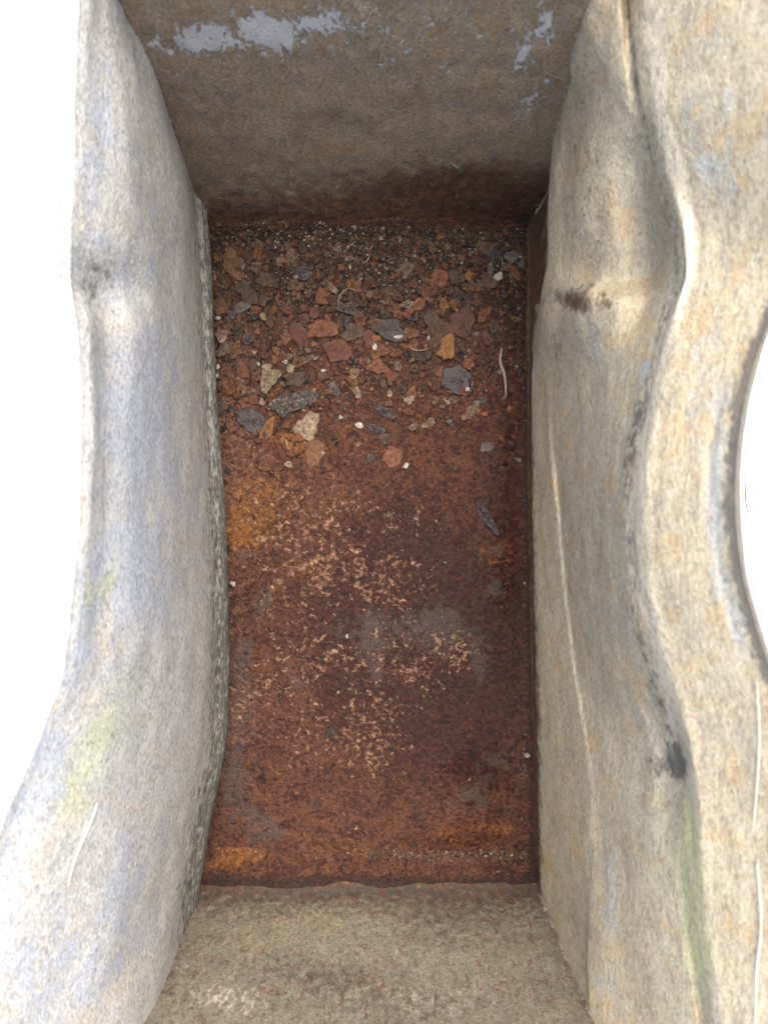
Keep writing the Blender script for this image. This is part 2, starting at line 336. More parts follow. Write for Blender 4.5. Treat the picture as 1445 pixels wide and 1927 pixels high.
def FL(t, dd=0.0):
    vs = np.linspace(-150, 2100, 60); a_ = np.interp(vs, *zip(*RIDGE)); b_ = np.interp(vs, *zip(*EDGE)); out = []
    for v, p, q in zip(vs, a_, b_):
        x0 = (p - CU) / F * .345; k = (q - CU) / F       # x0 + m/2 = k (.345 - m)
        m = (k * .345 - x0) / (.5 + k)
        sdep = t * m; x = x0 + sdep * .5; d = .345 - sdep
        fo = np.interp(v, *zip(*FOLD)); u = CU + x / d * F
        dip = .0013 * math.exp(-((u - fo) / 9.) ** 2) * math.exp(-((v - 1000) / 260.) ** 2)
        out.append((v, u, d + dip + dd))
    return column(out, .005)
R = [
 column([(420, 985, .603), (600, 986, .603), (900, 990, .603), (1200, 997, .603), (1500, 1002, .603), (1640, 1004, .603)]),
 column([(380, 1000, .592), (520, 1001, .592), (700, 996, .595), (900, 997, .595), (1200, 1002, .595), (1500, 1007, .595), (1640, 1010, .595)]),
 column([(300, 1046, .530), (400, 1032, .535), (520, 1030, .535), (570, 1026, .54), (620, 1001, .580), (900, 1000, .588), (1200, 1004, .588), (1600, 1012, .588)]),
 column([(290, 1038, .495), (400, 1029, .495), (500, 1031, .495), (560, 1029, .500), (585, 1008, .535), (700, 1000, .565), (900, 1003, .572), (1200, 1008, .575), (1400, 1013, .575), (1650, 1020, .57)]),
 column([(100, 1074, .415), (200, 1064, .45), (300, 1048, .475), (400, 1040, .48), (500, 1043, .478), (548, 1041, .480), (585, 1016, .515), (750, 1024, .53), (900, 1042, .515), (1100, 1058, .51), (1250, 1074, .50), (1400, 1102, .475), (1500, 1112, .465), (1600, 1110, .465), (1800, 1098, .475), (1900, 1104, .46)], .0025),
 column([(100, 1080, .405), (200, 1074, .44), (300, 1062, .465), (400, 1056, .465), (500, 1060, .465), (552, 1062, .463), (580, 1036, .488), (750, 1036, .515), (900, 1050, .512), (1100, 1066, .505), (1250, 1084, .495), (1400, 1112, .470), (1500, 1122, .458), (1600, 1122, .455), (1800, 1108, .46), (1900, 1114, .45)], .0025),
 column([(0, 1110, .372), (200, 1110, .415), (400, 1095, .43), (480, 1100, .438), (530, 1106, .441), (562, 1100, .420), (610, 1080, .436), (750, 1085, .450), (950, 1095, .452), (1150, 1110, .445), (1300, 1125, .435), (1430, 1145, .43), (1550, 1160, .42), (1750, 1150, .42), (1900, 1160, .41)], .0035),
 column([(0, 1145, .366), (200, 1148, .39), (400, 1150, .405), (480, 1162, .412), (532, 1168, .414), (566, 1162, .394), (620, 1140, .403), (650, 1130, .41), (750, 1135, .41), (950, 1140, .405), (1150, 1150, .405), (1300, 1165, .40), (1430, 1195, .395), (1550, 1205, .39), (1750, 1225, .385), (1900, 1225, .38)], .0035),
 column([(0, 1165, .362), (200, 1180, .375), (350, 1205, .388), (450, 1218, .402), (515, 1226, .411), (552, 1224, .392), (600, 1200, .394), (650, 1180, .39), (750, 1175, .385), (950, 1160, .38), (1150, 1170, .38), (1300, 1205, .382), (1430, 1235, .392), (1550, 1245, .38), (1750, 1265, .375), (1900, 1280, .37)]),
 column(cv(CREASE, -8, lambda v: dcre(v) + .008), .004),
 column(cv(CREASE, 5, dcre), .004),
 column([(v, u * .45 + np.interp(v, [p[0] for p in CREASE], [p[1] for p in CREASE]) * .55 , dcre(v) - .008) for v, u in RIDGE], .004),
 column(cv(RIDGE, 0, lambda v: .345), .004),
 FL(.12), FL(.3), FL(.45), FL(.56), FL(.64), FL(.72), FL(.8), FL(.9), FL(.97)]
def straighten(R_):
    wgt = np.clip((.118 - YS) / .05, 0, 1); wgt = wgt * wgt * (3 - 2 * wgt) * .72
    for k in (6, 7, 8):
        z = R_[k][:, 2]; f_ = (z - R_[5][:, 2]) / (R_[9][:, 2] - R_[5][:, 2]); xl_ = R_[5][:, 0] * (1 - f_) + R_[9][:, 0] * f_
        R_[k][:, 0] += (xl_ - R_[k][:, 0]) * wgt
straighten(R)
e = FL(1.0)
o1 = e + np.array([.0022, 0, -.0012]); o2 = e + np.array([.0026, 0, -.006]); o3 = e.copy(); o3[:, 0] = np.maximum(e[:, 0] * .6 + .065, .145); o3[:, 2] = .12
o4 = e.copy(); o4[:, 0] = .145; o4[:, 2] = -.01
def mask_right(U, V, G):
    d = H - G[..., 2]
    cre = near_curve(U, V, [(v, u - 2) for v, u in CREASE], 15)
    rid = near_curve(U, V, [(v, u - 12) for v, u in RIDGE], 24)
    cool = .35 * blob(U, V, 1150, 300, 22, 150) + .5 * blob(U, V, 1140, 1900, 60, 90) + .5 * blob(U, V, 1030, 1500, 14, 200, -4) + .55 * blob(U, V, 1150, 1700, 35, 120) + .5 * blob(U, V, 1120, 650, 40, 60, 20) + .5 * blob(U, V, 1110, 900, 12, 130, -5) + .6 * blob(U, V, 1005, 700, 8, 130) + .7 * blob(U, V, 1350, 900, 20, 140) + .55 * blob(U, V, 1380, 1150, 20, 160, -15) + .25 * blob(U, V, 1180, 500, 60, 60) + .6 * blob(U, V, 1330, 450, 90, 500) * .5 + .5 * blob(U, V, 1215, 720, 20, 90)
    rust = .9 * (1 - np.clip((G[..., 2] - .012) / .03, 0, 1)) + .55 * blob(U, V, 1075, 565, 34, 16, 10) + .4 * blob(U, V, 1142, 568, 10, 16) + .26 * blob(U, V, 1100, 565, 60, 26) + .35 * blob(U, V, 1050, 660, 12, 20) + .75 * np.clip((.085 - G[..., 2]) / .04, 0, 1) * (V < 570) + .3 * blob(U, V, 1085, 1420, 10, 20) + .4 * blob(U, V, 1208, 1590, 8, 12)
    moss = 1.1 * blob(U, V, 1300, 1620, 28, 170, -3) + .7 * blob(U, V, 1320, 1800, 26, 120, -8) + .5 * blob(U, V, 1245, 1600, 20, 160, -6) + .35 * blob(U, V, 1280, 1880, 60, 80)
    soot_shade = .56 * cre * (.85 + .3 * vn(V / 60., U * 0, 4)) * np.clip((1650 - V) / 200., .25, 1) + .52 * blob(U, V, 1278, 1435, 34, 36) + .5 * blob(U, V, 1235, 1440, 26, 30) + .22 * blob(U, V, 1225, 530, 48, 70, 15) + .2 * blob(U, V, 1200, 800, 18, 60, 12) + 1.5 * near_curve(U, V, [(v, u + 6) for v, u in EDGE], 24)  # stains, plus shade painted into the dent pocket and along the rim edge
    cream = .85 * rid + .35 * blob(U, V, 1120, 450, 40, 130) + .3 * blob(U, V, 1150, 1150, 40, 300)
    fr = np.interp(V, [p[0] for p in RIDGE], [p[1] for p in RIDGE]); fl = np.clip((U - fr - 8) / 30., 0, 1); soot_shade = soot_shade + .16 * fl; cool = cool + .16 * fl  # flange made greyer and darker as a whole
    rust = rust + .22 * blob(U, V, 1100, 400, 60, 300)
    return np.stack([cool, rust, moss], -1), np.stack([soot_shade, cream, 0 * soot_shade], -1)
wr, GR = sheet('side_wall', R + [e, o1, o2, o3, o4], 10, m_right, mask_right, .0011, 3)
wr['label'] = 'right side wall, buckled, warm beige with a dark crease'

# left wall --------------------------------------------------------
CONT = [(300, 380), (370, 388), (500, 398), (650, 404), (800, 412), (880, 418), (950, 424), (1100, 429), (1250, 431), (1380, 427), (1450, 416), (1550, 396), (1640, 383), (1690, 374)]
LIP = [(-100, 152), (0, 148), (150, 140), (350, 136), (450, 130), (540, 131), (620, 146), (800, 152), (1000, 146), (1150, 132), (1270, 118), (1400, 70), (1500, 26), (1560, -2), (1700, -42), (1927, -85), (2100, -110)]
def dl(v, a, b, c, d_): return np.interp(v, [0, 520, 1200, 1900], [a, b, c, d_])
L = [
 column([(430, 392, .603), (1640, 392, .603)]),
 column(cv(CONT, -16, .592)),
 column(cv(CONT, -5, .578), .004),
 column(cv(CONT, 0, .570), .004),
 column(cv(CONT, -3, .562), .004),
 column(cv(CONT, -9, .556), .004),
 column(cv(CONT, -22, .545)),
 column([(130, 285, .415), (250, 325, .46), (370, 352, .485), (520, 352, .49), (800, 362, .49), (1000, 372, .49), (1250, 380, .49), (1400, 368, .49), (1550, 338, .49), (1700, 312, .485), (1800, 292, .46)]),
 column([(60, 240, .385), (200, 280, .405), (370, 298, .42), (520, 298, .42), (800, 310, .425), (1000, 314, .425), (1250, 316, .425), (1400, 296, .425), (1550, 260, .42), (1700, 228, .415), (1850, 198, .41)]),
 column([(0, 206, .362), (200, 236, .372), (370, 248, .378), (470, 242, .376), (540, 245, .392), (620, 254, .384), (800, 254, .382), (1000, 254, .382), (1250, 247, .382), (1400, 217, .382), (1550, 172, .38), (1700, 132, .378), (1900, 88, .375)]),
 column([(0, 184, .351), (200, 190, .355), (400, 195, .357), (470, 188, .356), (540, 188, .374), (620, 196, .364), (800, 200, .358), (1000, 196, .358), (1250, 182, .358), (1400, 142, .357), (1550, 87, .356), (1700, 47, .355), (1900, 2, .353)]),
 column([(v, u + 24, .3445 + .014 * math.exp(-((v - 530) / 50) ** 2)) for v, u in LIP]),
 column([(v, u + 7, .3400 + .010 * math.exp(-((v - 530) / 50) ** 2)) for v, u in LIP]),
]
e = column([(v, u, .3385 + .008 * math.exp(-((v - 530) / 50) ** 2)) for v, u in LIP])
def shift(c, dx, dz): return c + np.array([dx, 0, dz])
o3 = e.copy(); o3[:, 0] -= .014; o3[:, 2] = .12; o4 = o3.copy(); o4[:, 2] = -.01
def mask_left(U, V, G):
    cool = .55 * blob(U, V, 270, 800, 90, 330) + .5 * blob(U, V, 190, 250, 40, 130) + .5 * blob(U, V, 240, 1100, 60, 120) + .5 * blob(U, V, 60, 1500, 50, 250, 15) + .45 * blob(U, V, 240, 1700, 60, 140, 10) + .4 * blob(U, V, 100, 1850, 120, 120) + .3 * blob(U, V, 150, 1250, 40, 120)
    rust = .9 * (1 - np.clip((G[..., 2] - .008) / .02, 0, 1)) + .5 * blob(U, V, 202, 515, 8, 12) + .35 * blob(U, V, 250, 500, 5, 9)
    moss = .75 * blob(U, V, 200, 1090, 30, 50, 30) + .7 * blob(U, V, 140, 1500, 60, 130, 12) + .55 * blob(U, V, 225, 1350, 70, 110)  + .35 * blob(U, V, 200, 520, 50, 60) + .5 * blob(U, V, 165, 1130, 16, 30) + .4 * blob(U, V, 372, 1500, 20, 120)
    soot_shade = .45 * blob(U, V, 170, 540, 50, 70) + .84 * near_curve(U, V, [(v, u - 2) for v, u in CONT], 40) * (.6 + .4 * np.clip((V - 300) / 900., 0, 1)) + .2 * near_curve(U, V, [(v, u + 1) for v, u in CONT], 3) * (G[..., 2] < .035)  # shade painted into the dent and up from the foot, mixed with grime
    cream = .4 * blob(U, V, 190, 380, 40, 60) + .35 * blob(U, V, 200, 880, 40, 70) + .5 * near_curve(U, V, [(v, u - 9) for v, u in CONT], 2.0)
    return np.stack([cool, rust, moss], -1), np.stack([soot_shade, cream, 0 * soot_shade], -1)
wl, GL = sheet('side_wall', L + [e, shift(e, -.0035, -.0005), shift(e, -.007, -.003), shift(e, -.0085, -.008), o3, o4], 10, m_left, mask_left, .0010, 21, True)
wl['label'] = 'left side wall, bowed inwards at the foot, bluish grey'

def wall_x(G, y, z, right):
    j = int(np.clip((y - YS[0]) / DY, 0, len(YS) - 1)); c = G[:, j]; n = (len(c) * 3) // 4
    c = c[:n]; k = np.argmin(np.abs(c[:, 2] - z)); return c[k, 0]
BEAD = tube('seam_bead', [tuple(p) for p in (L[5][:, :] + np.array([.0004, 0, .0002]))[20:-45:3]], [.0006 + .00025 * math.sin(i * .7) + .0002 * math.sin(i * 2.9) for i in range(len(L[5][20:-45:3]))], chip_material('seam_bead', rgb(.05, .05, .038), rgb(.13, .13, .105), rgb(.03, .03, .022), .8), trough, 6, .35, 3)
# end walls --------------------------------------------------------
def end_wall(prof, mat, maskfn, seed, thick, side, label):
    """prof: (y, z) from the floor up, extruded along x; the ends run behind the side walls"""
    P = np.array(prof, float); xs = np.linspace(-.20, .17, 330)
    C = catmull(P[:, None, :], 14)[:, 0, :]
    G = np.zeros((len(C), len(xs), 3)); G[..., 0] = xs; G[..., 1] = C[:, :1]; G[..., 2] = C[:, 1:2]
    G[..., 1] += .0015 * np.sin(xs * 21 + seed) * np.clip(G[..., 2] / .1, 0, 1)
    Lh = np.cumsum(np.linalg.norm(np.diff(C, axis=0, prepend=C[:1]), axis=-1))[:, None] * np.ones_like(G[..., 0])
    G[..., 1] += .0011 * (fbm(xs * 30 + 0 * Lh, Lh * 40, seed, 3) + .5 * fbm(xs * 130 + 0 * Lh, Lh * 200, seed + 4, 3))
    if side > 0: G[:, :, 1] += (-.004 * (xs / .12))[None, :] * -1 * np.clip(1 - G[..., 2] / .06, 0, 1)    # foot runs slightly askew
    for i_ in range(G.shape[0]):
        y_, z_ = float(np.median(G[i_, :, 1])), float(G[i_, 0, 2]); xl, xr = wall_x(GL, y_, max(z_, .012), False) - .0025, wall_x(GR, y_, max(z_, .012), True) + .0025
        G[i_, :, 0] = xl + (xr - xl) * (xs - xs[0]) / (xs[-1] - xs[0])
    U, V = proj(G); a, b = maskfn(U, V, G)
    top = G[-1]; out = [top + np.array([0, side * thick, 0.0005]), top + np.array([0, side * thick, -.01])]
    foot = out[-1].copy(); foot[:, 2] = -.01; out.append(foot)
    G2 = np.concatenate([G, np.array(out)]); a = np.concatenate([a, a[-1:].repeat(3, 0)]); b = np.concatenate([b, b[-1:].repeat(3, 0)])
    Lh = np.concatenate([Lh, Lh[-1:] + thick, Lh[-1:] + .02, Lh[-1:] + .3])
    uv = np.stack([G2[..., 0], Lh], -1)
    f = grid_faces(*G2.shape[:2])
    if side < 0: f = f[:, ::-1]
    o = mesh_obj('end_wall', G2.reshape(-1, 3), f, mat, trough, True, uv, {'masks': a, 'masks2': b}); o['label'] = label
    return o, C
def mask_top(U, V, G):
    rust = .80 * np.clip((.10 - G[..., 2]) / .095, 0, 1) + .45 * blob(U, V, 880, 340, 170, 55) + .14 + .7 * blob(U, V, 230, 60, 14, 90, -28)
    bare = .16 + .2 * blob(U, V, 600, 60, 400, 60) + .75 * blob(U, V, 380, 75, 60, 26, -8) + .8 * blob(U, V, 510, 60, 55, 24, 30) + .55 * blob(U, V, 600, 40, 50, 16) + .6 * blob(U, V, 985, 100, 16, 30, 20) + .6 * blob(U, V, 1030, 40, 22, 36) + .35 * blob(U, V, 840, 130, 26, 16) + .4 * blob(U, V, 290, 82, 26, 6) + .3 * blob(U, V, 740, 120, 16, 10) + .35 * blob(U, V, 1000, 180, 40, 50, 30) + .5 * blob(U, V, 850, 309, 14, 5)
    cream = .12 + .3 * blob(U, V, 650, 0, 330, 90) + .2 * blob(U, V, 950, 150, 120, 80)
    org = .7 * blob(U, V, 470, 425, 80, 16, 3) + .35 * blob(U, V, 410, 400, 20, 30)
    return np.stack([.2 * blob(U, V, 600, 250, 250, 90), rust, org], -1), np.stack([0 * U, cream, bare], -1)
top_prof = [(.2130, -.002), (.2175, .0015), (.2215, .006), (.2235, .014), (.2255, .03), (.229, .06), (.236, .12), (.243, .18), (.250, .232), (.2535, .262), (.2545, .27)]
wt, CT = end_wall(top_prof, m_top, mask_top, 2, .003, 1, 'far end wall, dark brown with a rusty foot and a few pale chips')
def mask_bot(U, V, G):
    rust = .62 * np.clip((.06 - G[..., 2]) / .05, 0, 1) + .20 + .22 * blob(U, V, 600, 1840, 170, 36, 8) + .2 * blob(U, V, 860, 1750, 130, 40) + .12 * blob(U, V, 330, 1850, 60, 90, 30) + .1 * blob(U, V, 780, 1900, 260, 40)
    moss = .75 * blob(U, V, 430, 1625, 60, 14) + .45 * blob(U, V, 590, 1645, 60, 10)
    cream = .16 + .2 * blob(U, V, 620, 1790, 200, 50) + .3 * blob(U, V, 800, 1880, 160, 40) + .4 * blob(U, V, 420, 1880, 120, 40)
    bare = .35 * blob(U, V, 950, 1870, 26, 10) + .35 * blob(U, V, 890, 1915, 20, 8)
    return np.stack([.15 + 0 * U, rust, moss], -1), np.stack([.6 * blob(U, V, 700, 1676, 380, 17), cream, bare], -1)
bot_prof = [(-.2640, -.002), (-.2700, .0012), (-.2760, .004), (-.2815, .009), (-.2860, .018), (-.2885, .035), (-.2910, .06), (-.2950, .12), (-.298, .18), (-.300, .222), (-.301, .230)]
wb, CB = end_wall(bot_prof, m_bot, mask_bot, 12, .003, -1, 'near end wall, pale olive grey peppered with rust')

# corner welds
rnd = random.Random(5)
m_weld = chip_material('weld_bead', rgb(.20, .145, .10), rgb(.36, .29, .21), rgb(.10, .04, .025), .8)
m_weldr = chip_material('rusty_weld', rgb(.12, .05, .035), rgb(.20, .10, .07), rgb(.3, .25, .18), .8)
for C, G, right, mt, zz in ((CT, GR, True, m_weld, .235), (CT, GL, False, m_weldr, .235), (CB, GR, True, m_weld, .2), (CB, GL, False, m_weldr, .2)):
    pts = []; z0 = .02
    for z in np.arange(z0, zz, .0022):
        y = float(np.interp(z, C[:, 1], C[:, 0])); x = wall_x(G, y, z, right)
        pts.append((x + rnd.uniform(-.0004, .0004), y + rnd.uniform(-.0004, .0004), z))
    X_ = smooth1(np.array([p[0] for p in pts]), 2); pts = [(X_[i], p[1], p[2]) for i, p in enumerate(pts)]
    tube('weld_seam', pts, [.0013 * rnd.uniform(.75, 1.35) for _ in pts], mt, trough, 7, .35, rnd.randint(0, 999))

# floor ------------------------------------------------------------
xs = np.linspace(-.150, .128, 420); ys = np.linspace(-.2870, .2262, 780)
X, Y = np.meshgrid(xs, ys)
Z = .0009 * fbm(X * 28, Y * 28, 40, 4) + .0006 * fbm(X * 200, Y * 200, 50, 3)
# lifted plates of scale
def plate(U, V, cx, cy, rx, ry, rot, h):
    c_, s_ = math.cos(math.radians(rot)), math.sin(math.radians(rot))
    x = ((U - cx) * c_ + (V - cy) * s_) / rx; y = (-(U - cx) * s_ + (V - cy) * c_) / ry
    r = np.sqrt(x * x + y * y) + .22 * vn(U / 14., V / 14., int(cx)) + .10 * vn(U / 5., V / 5., int(cy))
    t = np.clip((1.0 - r) / .12, 0, 1); return h * t * t * (3 - 2 * t) * (.6 + .4 * np.clip(r, 0, 1))
U0, V0 = CU + X / H * F, CV - Y / H * F
rp = random.Random(8)
for (cx, cy, rx, ry, rot, h) in [(833, 850, 44, 32, 0, .0016), (460, 690, 34, 30, 10, .0018), (440, 640, 28, 36, 20, .0016), (430, 730, 26, 28, 0, .0014), (450, 870, 34, 26, 0, .0012), (465, 1110, 36, 40, 30, .0015), (445, 1180, 26, 34, 0, .0012),
        (890, 1510, 66, 62, 0, .0020), (935, 1425, 60, 26, 12, .0016), (470, 500, 26, 30, 0, .0016), (880, 700, 40, 60, 15, .0016), (560, 640, 34, 30, 30, .0014), (660, 700, 40, 34, 0, .0014), (940, 620, 30, 60, 0, .0013), (925, 1100, 18, 28, -35, .0013), (700, 900, 40, 30, 20, .0009), (780, 940, 50, 36, 0, .0008)]:
    Z += plate(U0, V0, cx, cy, rx, ry, rot, h)
for k in range(150):
    cx, cy = rp.uniform(400, 990), rp.uniform(440, 1600) if k % 3 else rp.uniform(440, 900)
    r_ = rp.uniform(8, 24); Z += plate(U0, V0, cx, cy, r_, r_ * rp.uniform(.6, 1.2), rp.uniform(0, 180), rp.uniform(.0004, .0011))
pt = np.array(top_prof); pb = np.array(bot_prof)[::-1]
Yt = Y - .004 * (X / .12) + .0016 + .0012 * fbm(X * 40, Y * 0 + 3, 71, 3)
Zu = np.where(Y > .19, np.interp(Yt, pt[:, 0], pt[:, 1], left=-.002, right=.03), -.002)
Yb = Y - .0018 + .0012 * fbm(X * 40, Y * 0 + 9, 72, 3)
Zu = np.maximum(Zu, np.where(Y < -.24, np.interp(Yb, pb[:, 0], pb[:, 1], right=-.002), -.002))
Zu = np.minimum(Zu, .013 + .006 * fbm(X * 30, Y * 0, 73, 4)); end = (Zu > .0008)
Z = np.where(end, Zu + Z * .5 + .0004, Z)
Y2 = Y + np.where(Zu >= .012, 0, 0)
G = np.stack([X, Y2, Z], -1); U, V = proj(G)
orange = (.6 * blob(U, V, 470, 970, 60, 90) + .75 * blob(U, V, 455, 1005, 40, 28) + .7 * blob(U, V, 560, 835, 55, 24, 10) + .85 * blob(U, V, 450, 1605, 60, 16) + .55 * blob(U, V, 930, 1040, 50, 50) + .5 * blob(U, V, 905, 590, 26, 60) + .6 * blob(U, V, 930, 1560, 60, 16) + .5 * blob(U, V, 830, 1570, 40, 26)
    + .4 * blob(U, V, 540, 760, 90, 70) + .35 * blob(U, V, 560, 1550, 120, 40) + .7 * blob(U, V, 430, 1628, 60, 14) + .5 * blob(U, V, 590, 1645, 60, 10) + .75 * blob(U, V, 480, 426, 110, 14) + .4 * blob(U, V, 900, 740, 50, 40) + .45 * blob(U, V, 440, 420, 60, 20) + .3 * blob(U, V, 430, 640, 50, 50) + .35 * blob(U, V, 700, 1600, 120, 30) + .35 * blob(U, V, 560, 930, 110, 60))
cream = (.75 * blob(U, V, 535, 1140, 42, 48, 15) + .6 * blob(U, V, 570, 1070, 30, 50, 20) + .62 * blob(U, V, 740, 1090, 70, 60) + .45 * blob(U, V, 770, 960, 60, 40) + .5 * blob(U, V, 620, 1050, 60, 60) + .55 * blob(U, V, 770, 1250, 90, 60) + .6 * blob(U, V, 470, 1300, 60, 60) + .5 * blob(U, V, 600, 1400, 150, 60)
    + .5 * blob(U, V, 690, 1420, 50, 60) + .5 * blob(U, V, 590, 1240, 60, 50) + .4 * blob(U, V, 520, 1040, 80, 60) + .45 * blob(U, V, 655, 1545, 30, 26) + .6 * blob(U, V, 720, 1340, 50, 26) + .35 * blob(U, V, 480, 950, 60, 60) + .25 * blob(U, V, 600, 950, 160, 60) + .3 * blob(U, V, 450, 640, 60, 60) + .35 * blob(U, V, 880, 1210, 60, 60))
grey = (.30 * blob(U, V, 450, 1380, 70, 200) + .14 * blob(U, V, 800, 1220, 160, 120) + .1 * np.clip((V - 1625) / 25., 0, 1) + .35 * np.clip((425 - V) / 25., 0, 1) + .8 * blob(U, V, 705, 1240, 18, 60, -8) + .75 * blob(U, V, 495, 1130, 22, 40, 15) + .6 * blob(U, V, 450, 1240, 30, 50) + .6 * blob(U, V, 440, 1470, 30, 70) + .75 * blob(U, V, 500, 1560, 50, 40, 20) + .5 * blob(U, V, 830, 1180, 40, 50) + .65 * blob(U, V, 900, 1250, 18, 50) + .75 * blob(U, V, 890, 1500, 60, 50) + .6 * blob(U, V, 930, 1430, 40, 20)
    + .8 * blob(U, V, 930, 1105, 20, 22) + .75 * blob(U, V, 935, 1035, 24, 14) + .5 * blob(U, V, 645, 1555, 20, 26) + .8 * blob(U, V, 460, 1042, 20, 13) + .6 * blob(U, V, 560, 1280, 22, 40) + .5 * blob(U, V, 450, 1330, 30, 50) + .45 * blob(U, V, 720, 1180, 200, 50) + .55 * blob(U, V, 430, 500, 30, 30) + .35 * blob(U, V, 500, 560, 60, 40))
crack = .9 * np.clip(1 - (V - 780) / 260, 0, 1) * np.clip((760 - U) / 200, .35, 1) + .5 * blob(U, V, 480, 1130, 70, 110) + .4 * blob(U, V, 900, 1470, 90, 60)
wet = .8 * blob(U, V, 900, 1480, 100, 120) + .6 * blob(U, V, 960, 800, 40, 330) + .5 * blob(U, V, 940, 1100, 60, 160) + .5 * blob(U, V, 830, 1590, 200, 30)
salmon = (.75 * np.clip((520 - U) / 120., 0, 1) * (V < 1400) + .45 * blob(U, V, 520, 900, 130, 120) + .5 * blob(U, V, 450, 680, 60, 130) + .35 * blob(U, V, 480, 1480, 60, 120) + .3 * blob(U, V, 620, 1330, 160, 60))
maroon = .9 * blob(U, V, 800, 1260, 210, 300) + .4 * blob(U, V, 620, 1200, 110, 190) + .5 * blob(U, V, 960, 900, 60, 400) + .35 * blob(U, V, 760, 1000, 120, 120) + .45 * blob(U, V, 900, 1440, 60, 30)
cream = cream * .85 + .30 * blob(U, V, 660, 1230, 250, 300) + .2 * blob(U, V, 560, 1000, 150, 120)
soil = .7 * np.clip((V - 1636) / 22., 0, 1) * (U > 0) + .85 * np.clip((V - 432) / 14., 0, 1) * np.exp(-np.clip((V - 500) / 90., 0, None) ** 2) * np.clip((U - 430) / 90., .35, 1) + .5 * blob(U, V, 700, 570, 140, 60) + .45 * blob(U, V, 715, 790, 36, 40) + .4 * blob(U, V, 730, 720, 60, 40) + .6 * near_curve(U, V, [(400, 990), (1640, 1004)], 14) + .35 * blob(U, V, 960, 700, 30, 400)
uv = G[..., :2].copy()
fl = mesh_obj('floor_plate', G.reshape(-1, 3), grid_faces(*X.shape), m_floor, trough, True, uv, {'masks': np.stack([orange, cream, grey], -1), 'masks2': np.stack([crack, wet, salmon], -1), 'masks3': np.stack([soil, maroon, 0 * soil], -1)})
fl['label'] = 'rust-covered bottom plate with flaking scale'
un = mesh_obj('underside', [(-.15, -.30, -.008), (.145, -.30, -.008), (.145, .255, -.008), (-.15, .255, -.008)], [(0, 3, 2, 1)], m_floor, trough, False)
def floor_z(x, y):
    i = int(np.clip((y - ys[0]) / (ys[1] - ys[0]), 0, len(ys) - 1)); j = int(np.clip((x - xs[0]) / (xs[1] - xs[0]), 0, len(xs) - 1)); return float(Z[i, j])

# ---------------------------------------------------------------- debris
PX = H / F       # metres per photo pixel at the floor
def chip_mesh(seed, n=11, rings=4, jag=.22, h=.14, dome=.25, angular=False):
    """unit chip: outline radius about .5, height h, jagged rim, uneven top"""
    r_ = random.Random(seed); V_, Fc = [], []
    if angular:
        ks = sorted(r_.sample(range(n), max(4, n // 2))); rad0 = {k: .5 * r_.uniform(.8, 1.15) for k in ks}
        rad = []
        for k in range(n):
            a_ = max([q for q in ks if q <= k], default=ks[-1] - n); b_ = min([q for q in ks if q > k], default=ks[0] + n)
            A = rad0[a_ % n]; B = rad0[b_ % n]; ta, tb, t = 2*math.pi*a_/n, 2*math.pi*b_/n, 2*math.pi*k/n
            ax, ay, bx, by = A*math.cos(ta), A*math.sin(ta), B*math.cos(tb), B*math.sin(tb)
            # the straight side between two corners
            dx, dy = bx-ax, by-ay; den = math.cos(t)*dy - math.sin(t)*dx
            rad.append(abs((ax*dy - ay*dx)/den) if abs(den) > 1e-6 else A)
        rad = [q * r_.uniform(.96, 1.05) for q in rad]
    else:
        rad = [.5 * (1 + jag * r_.uniform(-1, 1)) for _ in range(n)]
        rad = [(rad[k - 1] * .45 + rad[k] * 1.7 + rad[(k + 1) % n] * .25) / 2.4 for k in range(n)]; q2, q3 = r_.uniform(0, 6), r_.uniform(0, 6)
        rad = [q * (1 + .13 * math.sin(2 * 2 * math.pi * k / n + q2) + .10 * math.sin(3 * 2 * math.pi * k / n + q3)) for k, q in enumerate(rad)]
    ph = r_.uniform(0, 6)
    def ring(s, z, nz):
        for k in range(n):
            t = 2 * math.pi * k / n; q = rad[k] * s
            V_.append((q * math.cos(t), q * math.sin(t), z + r_.uniform(-nz, nz)))
    ring(.95, 0, 0); ring(1.0, h * .55, h * .1); ring(.93, h * .95, h * .14)
    for i in range(1, rings): ring(.93 * (1 - i / rings), h * (1 + dome * i / rings), h * .22)
    nr = 2 + rings; V_.append((0, 0, h * (1 + dome)))
    for i in range(nr - 0 - 0):
        if i >= nr - 1 + 1: break
        if i < nr - 0 - 1 + 0 and (i + 1) * n + n <= len(V_) - 1 + 0:
            for k in range(n): Fc.append((i * n + k, i * n + (k + 1) % n, (i + 1) * n + (k + 1) % n, (i + 1) * n + k))
    last = (len(V_) - 1) // n - 1
    for k in range(n): Fc.append((last * n + k, last * n + (k + 1) % n, len(V_) - 1))
    Fc.append(tuple(range(n))[::-1])
    return V_, Fc
MESH = {}
def chip_data(key, mat, **kw):
    k = (key, mat)
    if k not in MESH:
        V_, Fc = chip_mesh(**kw); me = bpy.data.meshes.new(mat + '_chip'); me.from_pydata(V_, [], Fc); me.update()
        me.materials.append(CH[mat]); MESH[k] = me
    return MESH[k]
